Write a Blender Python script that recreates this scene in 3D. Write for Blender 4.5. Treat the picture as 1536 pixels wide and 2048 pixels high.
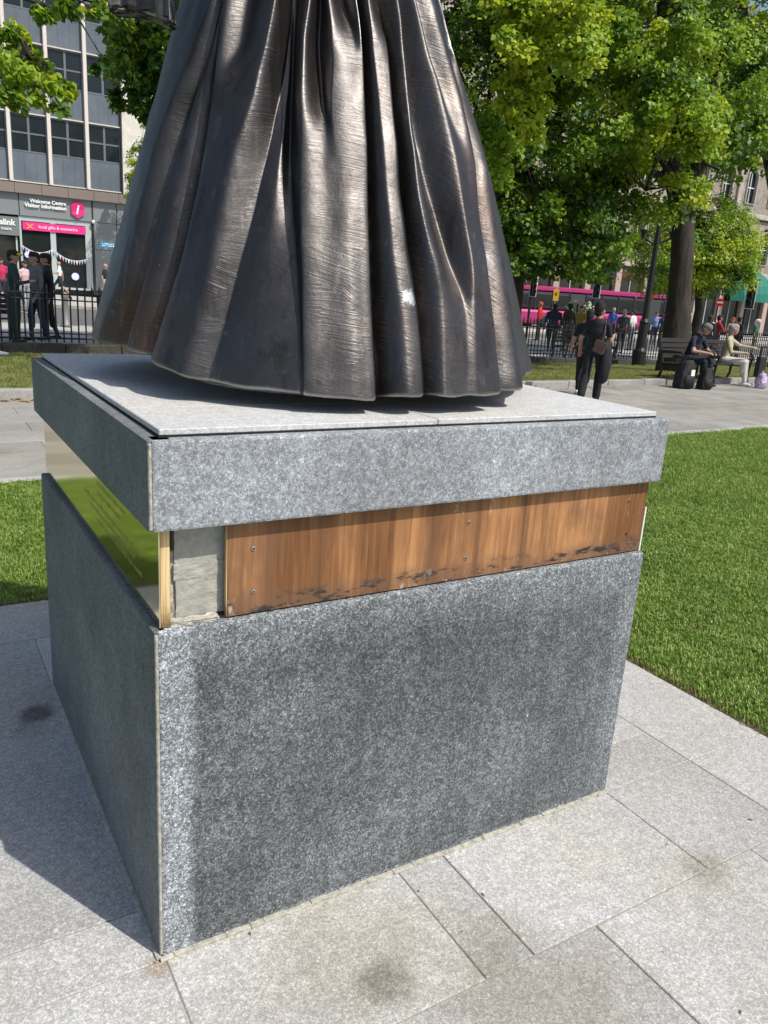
import bpy, bmesh, math, random
import numpy as np
from mathutils import Vector, Matrix
S = bpy.context.scene
for o in list(bpy.data.objects): bpy.data.objects.remove(o)
COL = S.collection
# ---------------------------------------------------------------- camera
FPX = 1578.84; CAM = np.array([-0.4153, -1.5461, 1.6]); YAW, PIT, ROL = 0.5596, -0.2785, 0.0672
def cam_axes():
    f = np.array([math.sin(YAW)*math.cos(PIT), math.cos(YAW)*math.cos(PIT), math.sin(PIT)])
    r = np.array([math.cos(YAW), -math.sin(YAW), 0.0]); u = np.cross(r, f)
    c, s = math.cos(ROL), math.sin(ROL)
    return np.array([c*r + s*u, -s*r + c*u, f])
AX = cam_axes()
cd = bpy.data.cameras.new('camera'); cam = bpy.data.objects.new('camera', cd); COL.objects.link(cam)
cd.sensor_fit = 'VERTICAL'; cd.sensor_height = 36.0; cd.lens = 36.0*FPX/2048; cd.clip_start = .05; cd.clip_end = 3000
m = Matrix.Identity(4)
for i in range(3): m[i][0], m[i][1], m[i][2], m[i][3] = AX[0][i], AX[1][i], -AX[2][i], CAM[i]
cam.matrix_world = m; S.camera = cam
# ---------------------------------------------------------------- light
SUN_EL = math.radians(54); SUNH = (0.453, -0.892)
w = bpy.data.worlds.new('World'); S.world = w; w.use_nodes = True
wn = w.node_tree.nodes; sky = wn.new('ShaderNodeTexSky'); sky.sky_type = 'NISHITA'; sky.sun_disc = False
sky.sun_elevation = SUN_EL; sky.sun_rotation = math.atan2(SUNH[0], SUNH[1]); sky.air_density = 1.0; sky.dust_density = 2.0
w.node_tree.links.new(sky.outputs[0], wn['Background'].inputs[0]); wn['Background'].inputs[1].default_value = 0.148
sd = bpy.data.lights.new('sun', 'SUN'); sd.energy = 4.4; sd.angle = math.radians(.53); sd.color = (1, .955, .88)
sun = bpy.data.objects.new('sun', sd); COL.objects.link(sun)
sv = Vector((SUNH[0]*math.cos(SUN_EL), SUNH[1]*math.cos(SUN_EL), math.sin(SUN_EL)))
sun.rotation_euler = sv.to_track_quat('Z', 'Y').to_euler(); sun.location = (5, -8, 12)
S.view_settings.view_transform = 'Standard'; S.view_settings.look = 'None'; S.view_settings.gamma = 1; S.view_settings.exposure = 0.06
S.render.engine = 'CYCLES'
# ---------------------------------------------------------------- pixel <-> place
def ray(u, v): return AX.T @ np.array([(u-768)/FPX, -(v-1024)/FPX, 1.0])
def gp(u, v, z=0.0):
    r = ray(u, v); return CAM + r*((z-CAM[2])/r[2])
def onY(u, v, y):
    r = ray(u, v); return CAM + r*((y-CAM[1])/r[1])
def atD(u, v, D):
    r = ray(u, v); return CAM + r*(D/math.hypot(r[0], r[1]))
def sstep(a, b, x):
    t = np.clip((x-a)/(b-a), 0, 1); return t*t*(3-2*t)
def G(x, y):   # the street falls away gently to the right
    tx = np.clip((x-2)/16, 0, 1)*.28 + np.clip((x-18)/40, 0, 1)*.5
    return -tx*sstep(9.5, 15.5, y)
def ground_at(u, D):
    p = atD(u, 600, D); p[2] = float(G(p[0], p[1])); return p
# ---------------------------------------------------------------- object helpers
def me_from(name, v, f, mats=(), fi=None, smooth=False):
    me = bpy.data.meshes.new(name); me.from_pydata([tuple(map(float, p)) for p in v], [], [tuple(map(int, q)) for q in f])
    for mt in mats: me.materials.append(mt)
    if fi is not None: me.polygons.foreach_set('material_index', np.array(fi, dtype=np.int32))
    if smooth: me.polygons.foreach_set('use_smooth', np.ones(len(me.polygons), dtype=bool))
    me.update(); return me
def me_np(name, V, nper, mats, fi, smooth=False):   # many equal polygons, nper verts each
    n = len(V)//nper; me = bpy.data.meshes.new(name)
    me.vertices.add(len(V)); me.vertices.foreach_set('co', V.astype(np.float32).ravel())
    me.loops.add(len(V)); me.loops.foreach_set('vertex_index', np.arange(len(V), dtype=np.int32))
    me.polygons.add(n); me.polygons.foreach_set('loop_start', np.arange(0, len(V), nper, dtype=np.int32))
    for mt in mats: me.materials.append(mt)
    me.polygons.foreach_set('material_index', fi.astype(np.int32))
    me.update(calc_edges=True); return me
def link(name, me, parent=None, loc=None):
    o = bpy.data.objects.new(name, me); COL.objects.link(o)
    if loc is not None: o.location = loc
    if parent is not None:
        o.parent = parent
        if loc is None:
            r = parent
            t = Vector((0, 0, 0))
            while r is not None: t += r.location; r = r.parent
            o.matrix_parent_inverse = Matrix.Identity(4); o.location = -t   # mesh is in world metres
    return o
def tag(o, label, cat, group=None):
    o['label'] = label; o['category'] = cat
    if group: o['group'] = group
    return o
def thing(name, label, cat, loc=(0, 0, 0), group=None, rz=0):
    o = bpy.data.objects.new(name, None); COL.objects.link(o); o.location = tuple(map(float, loc)); o.rotation_euler = (0, 0, rz)
    o.empty_display_size = .1
    return tag(o, label, cat, group)
def struct(name, me): o = link(name, me); o['kind'] = 'structure'; return o
class MB:
    def __init__(s): s.v = []; s.f = []; s.mi = []; s.cur = 0
    def add(s, v, f):
        b = len(s.v); s.v += [tuple(map(float, p)) for p in v]; s.f += [tuple(b+i for i in q) for q in f]; s.mi += [s.cur]*len(f); return s
    def box(s, x0, x1, y0, y1, z0, z1, M=None):
        v = [(x, y, z) for x in (x0, x1) for y in (y0, y1) for z in (z0, z1)]
        if M is not None: v = [tuple(M @ Vector(p)) for p in v]
        return s.add(v, [(0, 1, 3, 2), (4, 6, 7, 5), (0, 4, 5, 1), (2, 3, 7, 6), (0, 2, 6, 4), (1, 5, 7, 3)])
    def tube(s, pts, rad, n=8, cap=True, squash=1.0):
        pts = [np.array(p, float) for p in pts]; rad = rad if hasattr(rad, '__len__') else [rad]*len(pts)
        v = []; prev = None
        for i, p in enumerate(pts):
            t = pts[min(i+1, len(pts)-1)] - pts[max(i-1, 0)]; t /= np.linalg.norm(t)+1e-12
            a = prev if prev is not None else (np.array([1., 0, 0]) if abs(t[0]) < .9 else np.array([0, 1., 0]))
            a = a - t*(a@t); a /= np.linalg.norm(a); prev = a; b = np.cross(t, a)
            for k in range(n):
                q = 2*math.pi*k/n; v.append(p + rad[i]*(a*math.cos(q) + b*math.sin(q)*squash))
        f = [(i*n+k, i*n+(k+1) % n, (i+1)*n+(k+1) % n, (i+1)*n+k) for i in range(len(pts)-1) for k in range(n)]
        if cap: f += [tuple(range(n-1, -1, -1)), tuple((len(pts)-1)*n+k for k in range(n))]
        return s.add(v, f)
    def lathe(s, prof, n=12, c=(0, 0, 0)):
        v = [(c[0]+r*math.cos(2*math.pi*k/n), c[1]+r*math.sin(2*math.pi*k/n), c[2]+z) for r, z in prof for k in range(n)]
        f = [(i*n+k, i*n+(k+1) % n, (i+1)*n+(k+1) % n, (i+1)*n+k) for i in range(len(prof)-1) for k in range(n)]
        f += [tuple(range(n-1, -1, -1)), tuple((len(prof)-1)*n+k for k in range(n))]
        return s.add(v, f)
    def prism(s, poly, d0, d1, plane='xz'):   # polygon extruded along the third axis
        n = len(poly)
        def P(a, b, d): return (a, d, b) if plane == 'xz' else ((a, b, d) if plane == 'xy' else (d, a, b))
        v = [P(a, b, d0) for a, b in poly] + [P(a, b, d1) for a, b in poly]
        return s.add(v, [tuple(range(n)), tuple(range(2*n-1, n-1, -1))] + [(i, i+n, (i+1) % n+n, (i+1) % n) for i in range(n)])
    def mesh(s, name, mats, smooth=False, bevel=0, seg=1):
        mats = mats if isinstance(mats, (list, tuple)) else [mats]
        me = me_from(name, s.v, s.f, mats, s.mi, smooth)
        bm = bmesh.new(); bm.from_mesh(me); bmesh.ops.recalc_face_normals(bm, faces=bm.faces)
        if bevel: bmesh.ops.bevel(bm, geom=[e for e in bm.edges if len(e.link_faces) == 2 and e.calc_face_angle(0) > .5], offset=bevel, segments=seg, affect='EDGES', profile=.6, clamp_overlap=True)
        bm.to_mesh(me); bm.free(); return me
    def build(s, name, mats, parent=None, smooth=False, bevel=0, seg=1, loc=None):
        return link(name, s.mesh(name, mats, smooth, bevel, seg), parent, loc)
def boxo(name, b, mat, parent, bevel=0, seg=1): return MB().box(*b).build(name, mat, parent, bevel=bevel, seg=seg)
# ---------------------------------------------------------------- material helpers
class NT:
    def __init__(s, name):
        s.m = bpy.data.materials.new(name); s.m.use_nodes = True; s.t = s.m.node_tree; s.b = s.t.nodes['Principled BSDF']
        s.out = s.t.nodes['Material Output']; s._pos = None
    def n(s, ty, **kw):
        x = s.t.nodes.new(ty)
        for k, v in kw.items(): setattr(x, k, v)
        return x
    def l(s, a, b): s.t.links.new(a, b)
    def put(s, sock, val):
        if hasattr(val, 'is_output') or isinstance(val, bpy.types.NodeSocket): s.l(val, sock)
        else: sock.default_value = val
    @property
    def pos(s):
        if s._pos is None: s._pos = s.n('ShaderNodeNewGeometry').outputs['Position']
        return s._pos
    def objco(s): return s.n('ShaderNodeTexCoord').outputs['Object']
    def mapv(s, vec, scale=(1, 1, 1), loc=(0, 0, 0), rot=(0, 0, 0)):
        x = s.n('ShaderNodeMapping'); s.l(vec, x.inputs[0]); x.inputs[1].default_value = loc; x.inputs[2].default_value = rot; x.inputs[3].default_value = scale
        return x.outputs[0]
    def noise(s, scale, detail=2, rough=.5, vec=None, dist=0):
        x = s.n('ShaderNodeTexNoise'); s.l(vec if vec is not None else s.pos, x.inputs['Vector'])
        x.inputs['Scale'].default_value = scale; x.inputs['Detail'].default_value = detail; x.inputs['Roughness'].default_value = rough; x.inputs['Distortion'].default_value = dist
        return x.outputs[0]
    def vor(s, scale, vec=None, out=0):
        x = s.n('ShaderNodeTexVoronoi'); s.l(vec if vec is not None else s.pos, x.inputs['Vector']); x.inputs['Scale'].default_value = scale
        return x.outputs[out]
    def ramp(s, fac, stops, interp='LINEAR'):
        x = s.n('ShaderNodeValToRGB'); s.l(fac, x.inputs[0]); r = x.color_ramp; r.interpolation = interp
        while len(r.elements) < len(stops): r.elements.new(.5)
        for e, (p, c) in zip(r.elements, stops):
            e.position = p; e.color = (c, c, c, 1) if not hasattr(c, '__len__') else (*c, 1)
        return x.outputs[0]
    def mix(s, fac, a, b, mode='MIX'):
        x = s.n('ShaderNodeMix'); x.data_type = 'RGBA'; x.blend_type = mode
        s.put(x.inputs[0], fac); s.put(x.inputs[6], (*a, 1) if isinstance(a, tuple) and len(a) == 3 else a); s.put(x.inputs[7], (*b, 1) if isinstance(b, tuple) and len(b) == 3 else b)
        return x.outputs[2]
    def math(s, op, a, b=0.0, c=0.0):
        x = s.n('ShaderNodeMath', operation=op); s.put(x.inputs[0], a); s.put(x.inputs[1], b); s.put(x.inputs[2], c); return x.outputs[0]
    def xyz(s, vec=None):
        x = s.n('ShaderNodeSeparateXYZ'); s.l(vec if vec is not None else s.pos, x.inputs[0]); return x.outputs
    def mrange(s, v, a, b, c=0.0, d=1.0, smooth=True):
        x = s.n('ShaderNodeMapRange'); x.interpolation_type = 'SMOOTHSTEP' if smooth else 'LINEAR'
        s.put(x.inputs[0], v)
        for i, q in zip((1, 2, 3, 4), (a, b, c, d)): x.inputs[i].default_value = q
        return x.outputs[0]
    def blob(s, p, r, wob=.5, scale=6):   # soft stain round a world point
        d = s.n('ShaderNodeVectorMath', operation='DISTANCE'); s.l(s.pos, d.inputs[0]); d.inputs[1].default_value = p
        q = s.math('ADD', d.outputs['Value'], s.math('MULTIPLY', s.math('SUBTRACT', s.noise(scale, 4, .6), .5), wob*r*2))
        return s.mrange(q, r*.35, r, 1, 0)
    def bump(s, h, strength=.3, dist=.01, normal=None):
        x = s.n('ShaderNodeBump'); s.put(x.inputs['Height'], h); x.inputs['Strength'].default_value = strength; x.inputs['Distance'].default_value = dist
        if normal is not None: s.l(normal, x.inputs['Normal'])
        return x.outputs[0]
    def fin(s, col=None, rough=None, metal=None, normal=None, spec=None):
        if col is not None: s.put(s.b.inputs['Base Color'], (*col, 1) if isinstance(col, tuple) and len(col) == 3 else col)
        if rough is not None: s.put(s.b.inputs['Roughness'], rough)
        if metal is not None: s.put(s.b.inputs['Metallic'], metal)
        if normal is not None: s.l(normal, s.b.inputs['Normal'])
        if spec is not None: s.b.inputs['Specular IOR Level'].default_value = spec
        return s.m
_mc = {}
def flat(name, col, rough=.6, metal=0, var=.18, scale=9, spec=.4, emit=0):   # plain paint or cloth with a little unevenness
    if name in _mc: return _mc[name]
    t = NT(name); n = t.noise(scale, 4, .6)
    c = t.mix(n, tuple(x*(1-var) for x in col), tuple(min(1, x*(1+var)) for x in col))
    t.fin(c, rough, metal, spec=spec)
    if emit: t.put(t.b.inputs['Emission Color'], (*col, 1)); t.b.inputs['Emission Strength'].default_value = emit
    _mc[name] = t.m; return t.m
# ---------------------------------------------------------------- materials: stone, wood, bronze, grass
def granite(name, dark, light, scale=150, contrast=(.36, .62), warm=None, rough=.75, bumpd=.0012, stains=None, front=False, seed=0, big=.25):
    t = NT(name); p = t.mapv(t.pos, loc=(seed, seed*1.7, seed*.3))
    a = t.noise(scale, 4, .75, p, .8); b = t.noise(scale*.32, 3, .6, t.mapv(p, loc=(3, 1, 2)), .5); fk = t.noise(scale*1.5, 2, .6, t.mapv(p, loc=(7, 2, 5)), 1.6)
    s = t.math('ADD', t.math('ADD', t.math('MULTIPLY', a, .62), t.math('MULTIPLY', b, .22)), t.math('MULTIPLY', t.mrange(fk, .52, .68), .20))
    g = t.ramp(s, [(contrast[0], dark), (contrast[1], light)])
    # slow unevenness
    big_n = t.noise(2.2, 5, .6, p); g = t.mix(t.mrange(big_n, .3, .7), t.mix(1.0, g, (1-big,)*3, 'MULTIPLY'), g)
    if warm: g = t.mix(t.mrange(t.noise(1.4, 4, .6, t.mapv(t.pos, loc=(9, 3, 1))), .42, .68), g, t.mix(1.0, g, warm, 'MULTIPLY'))
    if front:   # weathered dark field, scrubbed pale along the edges of the panel
        X, Y, Z = t.xyz(); wob = t.math('MULTIPLY', t.math('SUBTRACT', t.noise(7, 5, .65), .5), .22)
        e1 = t.mrange(t.math('ADD', X, t.math('MULTIPLY', wob, .25)), .060, .100, .9, 0)
        e2 = t.mrange(t.math('ADD', Z, wob), .70, .90, 0, .55); e3 = t.mrange(Z, .0, .022, .8, 0)
        e4 = t.mrange(t.math('ADD', X, wob), 1.36, 1.54, 0, .4)
        e = t.math('MAXIMUM', t.math('MAXIMUM', e1, e2), t.math('MAXIMUM', e3, e4))
        mott = t.mrange(t.noise(3.0, 6, .68, t.mapv(t.pos, scale=(1, 1, .7))), .40, .66, .0, 1.0)
        dk = t.mix(1.0, g, (.52, .535, .535), 'MULTIPLY'); md = t.mix(1.0, g, (.92, .945, .955), 'MULTIPLY')
        vs = t.mrange(t.noise(16, 5, .65, t.mapv(t.pos, scale=(1, 1, .06))), .42, .66); md = t.mix(vs, md, t.mix(1.0, md, (.80, .81, .80), 'MULTIPLY')); dk = t.mix(vs, t.mix(1.0, dk, (1.18, 1.18, 1.18), 'MULTIPLY'), dk)
        g2 = t.mix(mott, dk, md); g = t.mix(e, g2, t.mix(1.0, g, (1.75, 1.78, 1.84), 'MULTIPLY'))
        ch = t.mrange(t.noise(42, 3, .7), .68, .74); chm = t.mrange(t.noise(4, 3, .5, t.mapv(t.pos, loc=(4, 4, 2))), .56, .7)
        g = t.mix(t.math('MULTIPLY', ch, chm), g, (.72, .73, .76))
    for (q, r, c, k) in (stains or []): g = t.mix(t.math('MULTIPLY', t.blob(q, r), k), g, t.mix(1.0, g, c, 'MULTIPLY'))
    return t.fin(g, rough, normal=t.bump(s, .35, bumpd), spec=.35)
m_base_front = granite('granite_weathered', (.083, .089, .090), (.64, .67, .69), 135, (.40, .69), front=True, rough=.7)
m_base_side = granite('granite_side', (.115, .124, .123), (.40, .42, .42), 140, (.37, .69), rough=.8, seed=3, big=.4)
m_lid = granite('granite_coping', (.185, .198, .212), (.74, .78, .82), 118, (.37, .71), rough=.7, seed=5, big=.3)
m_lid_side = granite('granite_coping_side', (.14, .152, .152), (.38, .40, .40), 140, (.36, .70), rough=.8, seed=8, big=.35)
m_plate = granite('granite_top', (.42, .425, .425), (.78, .78, .77), 130, (.36, .66), rough=.7, seed=2, big=.12, warm=(1, .97, .91))
stains = [(tuple(gp(770, 1965)), .095, (.50, .48, .43), .85), (tuple(gp(690, 1900)), .30, (.80, .78, .72), .6), (tuple(gp(1100, 2030)), .35, (.74, .71, .66), .7), (tuple(gp(1415, 1735)), .10, (.66, .64, .58), .7),
          (tuple(gp(75, 1428)), .085, (.34, .34, .34), .95), (tuple(gp(60, 1460)), .08, (.6, .6, .6), .5), (tuple(gp(318, 1935)), .05, (.75, .60, .48), .8), (tuple(gp(980, 1880)), .14, (.78, .75, .70), .6)]
m_slabs = [granite('granite_paving_%d' % i, (.31*k, .31*k, .305*k), (.74*k, .735*k, .715*k), 120, (.38, .64), warm=(1, .965, .895), rough=.82, seed=11+i, stains=stains, big=.14) for i, k in enumerate((1.0, .90, 1.06))]
t = NT('mortar'); n = t.noise(60, 5, .7); m_mortar = t.fin(t.ramp(n, [(.3, (.24, .23, .19)), (.5, (.40, .38, .32)), (.7, (.56, .53, .45))]), .95, normal=t.bump(n, .8, .006))
t = NT('joint_sand'); n = t.noise(80, 5, .7); m_joint = t.fin(t.ramp(n, [(.3, (.24, .22, .18)), (.7, (.46, .43, .36))]), .95, normal=t.bump(n, .8, .004))
t = NT('concrete_block'); n = t.noise(22, 8, .7); n2 = t.noise(6, 4, .6)
m_conc = t.fin(t.mix(n2, t.ramp(n, [(.3, (.22, .22, .19)), (.7, (.42, .41, .36))]), t.ramp(n, [(.3, (.34, .33, .29)), (.7, (.52, .50, .44))])), .95, normal=t.bump(n, .9, .008))
# plywood face: vertical grain, drips, mould along the bottom, pale scrapes
t = NT('stained_plywood'); X, Y, Z = t.xyz()
gr = t.noise(75, 7, .68, t.mapv(t.pos, scale=(1, 1, .05)), .5); gr2 = t.noise(6, 4, .6, t.mapv(t.pos, scale=(1, 1, .12)))
c = t.ramp(gr, [(.28, (.22, .095, .035)), (.5, (.40, .19, .075)), (.72, (.58, .31, .14))])
c = t.mix(t.mrange(gr2, .40, .62), c, t.mix(1.0, c, (.46, .41, .37), 'MULTIPLY'))
c = t.mix(t.mrange(t.noise(2.6, 5, .65, t.mapv(t.pos, loc=(3.1, 0, 0), scale=(1, 1, .6))), .50, .66, 0, .75), c, (.17, .085, .045))
c = t.mix(t.mrange(t.math('ABSOLUTE', t.math('SUBTRACT', X, 1.02)), .0, .004, .8, 0), c, (.07, .04, .025))
for xx, ww in ((.72, .05), (1.02, .03), (.86, .02)):
    dr = t.mrange(t.math('ABSOLUTE', t.math('SUBTRACT', t.math('ADD', X, t.math('MULTIPLY', t.math('SUBTRACT', t.noise(9, 3), .5), .03)), xx)), 0.0, ww, .62, 0)
    c = t.mix(dr, c, (.11, .055, .03))
zz = t.math('ADD', Z, t.math('MULTIPLY', t.math('SUBTRACT', t.noise(5, 4, .6), .5), .10))
c = t.mix(t.mrange(zz, .862, .925, .62, 0), c, (.15, .085, .05))
mould = t.math('MULTIPLY', t.mrange(t.noise(26, 5, .7, t.mapv(t.pos, scale=(.5, 1, 1.6))), .52, .6), t.mrange(zz, .875, .905, 1, 0))
c = t.mix(mould, c, (.03, .03, .03))
sc = t.math('MULTIPLY', t.mrange(t.noise(34, 5, .7, t.mapv(t.pos, scale=(1, 1, .5))), .57, .66), t.math('MULTIPLY', t.mrange(t.noise(4.5, 3, .6, t.mapv(t.pos, loc=(.4, 0, 0))), .48, .62), t.mrange(Z, .88, 1.0, 1, .45)))
c = t.mix(t.math('MULTIPLY', sc, .8), c, (.66, .53, .42))
m_ply = t.fin(c, .62, normal=t.bump(gr, .3, .002), spec=.35)
t = NT('plywood_edge'); X, Y, Z = t.xyz(); ly = t.noise(240, 2, .5, t.mapv(t.pos, scale=(1, .3, .02)))
c = t.ramp(ly, [(.35, (.24, .13, .05)), (.5, (.60, .42, .19)), (.7, (.74, .58, .32))])
c = t.mix(t.mrange(t.math('ADD', Z, t.math('MULTIPLY', t.noise(60, 4, .7), .07)), .895, .95, .95, 0), c, t.mix(t.noise(90, 3), (.03, .02, .015), (.30, .16, .06))); m_plyedge = t.fin(c, .8)
t = NT('polished_metal'); n = t.noise(1.2, 2); m_plaque = t.fin((.74, .66, .41), t.math('ADD', t.math('MULTIPLY', t.noise(5, 3), .06), .05), 1.0, normal=t.bump(n, .05, .01))
m_steel = flat('screw_steel', (.62, .58, .52), .35, 1.0)
m_dark = flat('dark_gap', (.015, .014, .013), .9)
m_engr = flat('engraved_ink', (.36, .335, .19), .3, 1.0)
# bronze: dark patina, rubbed ridges, patches of short rasp marks
t = NT('patinated_bronze'); P = t.pos
n1 = t.noise(3.2, 5, .6, P); n2 = t.noise(1.7, 4, .6, t.mapv(P, loc=(2.3, 1.1, .4))); n3 = t.noise(30, 5, .65, P)
c = t.mix(n1, (.042, .038, .036), (.105, .099, .096)); c = t.mix(t.mrange(n2, .56, .76, 0, .5), c, (.105, .066, .050))
c = t.mix(t.math('MULTIPLY', t.blob((.20, .62, 1.42), .24, .8, 5), .8), c, (.125, .066, .042))
c = t.mix(t.mrange(n3, .60, .78, 0, .5), c, (.22, .21, .205))
stk = t.noise(1, 5, .65, t.mapv(P, scale=(26, 26, 1.6))); c = t.mix(t.mrange(stk, .52, .68, 0, .55), c, (.036, .030, .026)); c = t.mix(t.mrange(stk, .30, .42, .35, 0), c, (.19, .175, .16))
for q_, r_ in ((atD(822, 592, 2.02), .012), (atD(858, 615, 2.03), .008), (atD(985, 560, 2.18), .013), (atD(456, 130, 2.2), .010)): c = t.mix(t.math('MULTIPLY', t.blob(tuple(map(float, q_)), r_*2.2, .9, 70), .8), c, (.42, .44, .45))
pt = t.n('ShaderNodeNewGeometry').outputs['Pointiness']; wear = t.mrange(t.math('ADD', pt, t.math('MULTIPLY', t.math('SUBTRACT', t.noise(14, 4, .6, P), .5), .05)), .515, .575)
c = t.mix(t.math('MULTIPLY', wear, .75), c, (.40, .385, .37))
dl = t.n('ShaderNodeVectorMath', operation='DOT_PRODUCT'); t.l(P, dl.inputs[0]); dl.inputs[1].default_value = (.86, -.51, 0)
cb = t.n('ShaderNodeCombineXYZ'); t.l(dl.outputs['Value'], cb.inputs[0]); t.l(t.xyz(P)[2], cb.inputs[1])
dz = t.n('ShaderNodeVectorMath', operation='ADD'); t.l(cb.outputs[0], dz.inputs[0]); ns_ = t.n('ShaderNodeTexNoise'); t.l(P, ns_.inputs['Vector']); ns_.inputs['Scale'].default_value = 9; vs_ = t.n('ShaderNodeVectorMath', operation='SCALE'); t.l(ns_.outputs[1], vs_.inputs[0]); vs_.inputs['Scale'].default_value = .09; t.l(vs_.outputs[0], dz.inputs[1])
cell = t.vor(11, dz.outputs[0], 1); rnd = t.xyz(cell)
vr = t.n('ShaderNodeVectorRotate', rotation_type='AXIS_ANGLE'); t.l(cb.outputs[0], vr.inputs['Vector']); vr.inputs['Axis'].default_value = (0, 0, 1)
t.l(t.math('ADD', t.math('MULTIPLY', t.math('SUBTRACT', rnd[0], .5), 1.5), t.math('MULTIPLY', dl.outputs['Value'], .35)), vr.inputs['Angle'])
h1 = t.noise(1, 3, .6, t.mapv(vr.outputs[0], scale=(16, 190, 10)), .5); h2 = t.noise(1, 3, .6, t.mapv(vr.outputs[0], scale=(10, 120, 10)), .8)
amp = t.mrange(rnd[1], .1, .9, .25, 1.0); h = t.math('MULTIPLY', t.math('SUBTRACT', t.mix(.5, h1, h2), .5), amp)
pit = t.mrange(t.vor(60, P), .0, .10, -.5, 0); pitm = t.mrange(t.noise(7, 3, .6, t.mapv(P, loc=(3, 3, 8))), .55, .62)
hh = t.math('ADD', t.math('ADD', h, t.math('MULTIPLY', t.noise(11, 5, .65, P), 1.1)), t.math('MULTIPLY', pit, pitm))
rgh = t.math('SUBTRACT', t.math('ADD', t.math('MULTIPLY', t.noise(12, 5, .65, P),     .20), .315), t.math('MULTIPLY', wear, .06))
t.fin(c, rgh, .90, normal=t.bump(hh, .52, .0040)); m_bronze = t.m
# lawn soil and blades
t = NT('lawn_soil'); n = t.noise(14, 6, .7); m_soil = t.fin(t.mix(t.noise(2, 4), t.ramp(n, [(.3, (.05, .07, .015)), (.7, (.10, .14, .03))]), t.ramp(n, [(.3, (.05, .07, .015)), (.7, (.10, .14, .03))])), .95, normal=t.bump(n, 1, .03))
t = NT('dry_lawn_soil'); n = t.noise(14, 6, .7); m_soil2 = t.fin(t.mix(t.mrange(t.noise(1.1, 5, .65), .35, .65), t.ramp(n, [(.3, (.08, .10, .02)), (.7, (.16, .19, .04))]), t.ramp(n, [(.3, (.13, .12, .04)), (.7, (.24, .22, .08))])), .95, normal=t.bump(n, 1, .03))
t = NT('bare_earth'); n = t.noise(40, 6, .7); m_earth = t.fin(t.ramp(n, [(.3, (.06, .042, .028)), (.7, (.17, .12, .08))]), .95, normal=t.bump(n, 1, .02))
def blades(name, a, b, c3):
    t = NT(name); oi = t.n('ShaderNodeObjectInfo').outputs['Random']
    n = t.noise(1.3, 4, .6); q = t.math('ADD', t.math('MULTIPLY', oi, .55), t.math('MULTIPLY', n, .55))
    c = t.ramp(q, [(.18, a), (.55, b), (.92, c3)])
    t.fin(c, .42, spec=.45); tr = t.n('ShaderNodeBsdfTranslucent'); t.l(c, tr.inputs[0]); mx = t.n('ShaderNodeMixShader'); mx.inputs[0].default_value = .28
    t.l(t.b.outputs[0], mx.inputs[1]); t.l(tr.outputs[0], mx.inputs[2]); t.l(mx.outputs[0], t.out.inputs[0]); return t.m
m_blade = blades('grass_blades', (.125, .215, .026), (.215, .33, .05), (.38, .47, .13)); m_blade2 = blades('dry_grass_blades', (.12, .17, .03), (.22, .25, .06), (.38, .34, .14))
m_blade3 = blades('edge_grass_blades', (.16, .17, .04), (.26, .24, .08), (.36, .29, .12))
def leafm(name, a, b):
    t = NT(name); n = t.noise(2.3, 3, .6); c = t.mix(n, a, b); n2 = t.noise(55, 1); c = t.mix(t.mrange(n2, .35, .65), c, t.mix(1.0, c, (1.3, 1.25, 1.1), 'MULTIPLY'))
    t.fin(c, .5, spec=.4); tr = t.n('ShaderNodeBsdfTranslucent'); t.l(t.mix(1.0, c, (1.3, 1.25, .6), 'MULTIPLY'), tr.inputs[0]); mx = t.n('ShaderNodeMixShader'); mx.inputs[0].default_value = .40
    t.l(t.b.outputs[0], mx.inputs[1]); t.l(tr.outputs[0], mx.inputs[2]); t.l(mx.outputs[0], t.out.inputs[0]); return t.m
m_leaf = [leafm('leaf_mid_green', (.075, .165, .022), (.125, .225, .030)), leafm('leaf_yellow_green', (.29, .38, .03), (.40, .46, .045)), leafm('leaf_dark_green', (.035, .095, .020), (.060, .135, .028)), leafm('leaf_fresh_green', (.18, .30, .03), (.26, .38, .042))]
t = NT('bark'); n = t.noise(9, 8, .7, t.mapv(t.pos, scale=(1, 1, .25))); m_bark = t.fin(t.ramp(n, [(.3, (.016, .013, .010)), (.7, (.062, .052, .040))]), .95, normal=t.bump(n, 1, .05))
# ---------------------------------------------------------------- ground sheets
xs = np.concatenate([np.linspace(-900, -40, 12), np.linspace(-30, 90, 61), np.linspace(100, 900, 12)]); ys = np.concatenate([np.linspace(-900, -40, 10), np.linspace(-30, 90, 61), np.linspace(100, 900, 12)])
def sheet(name, X, Y, zf, mat):
    gx, gy = np.meshgrid(X, Y); gz = zf(gx, gy); n = len(X)
    v = np.stack([gx, gy, gz], -1).reshape(-1, 3); f = [(j*n+i, j*n+i+1, (j+1)*n+i+1, (j+1)*n+i) for j in range(len(Y)-1) for i in range(n-1)]
    return me_from(name, v, f, [mat])
t = NT('asphalt'); n = t.noise(30, 6, .7); m_asph = t.fin(t.mix(t.noise(.5, 4), t.ramp(n, [(.3, (.06, .06, .062)), (.7, (.12, .12, .12))]), t.ramp(n, [(.3, (.10, .10, .10)), (.7, (.16, .16, .155))])), .9, normal=t.bump(n, .5, .01))
t = NT('street_paving'); X, Y, Z = t.xyz(); br = t.n('ShaderNodeTexBrick'); t.l(t.mapv(t.pos, scale=(1, 1, 1)), br.inputs[0]); br.inputs['Scale'].default_value = 1.4; br.inputs['Mortar Size'].default_value = .008
br.inputs['Color1'].default_value = (.44, .42, .38, 1); br.inputs['Color2'].default_value = (.38, .365, .33, 1); br.inputs['Mortar'].default_value = (.22, .21, .19, 1)
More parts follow.
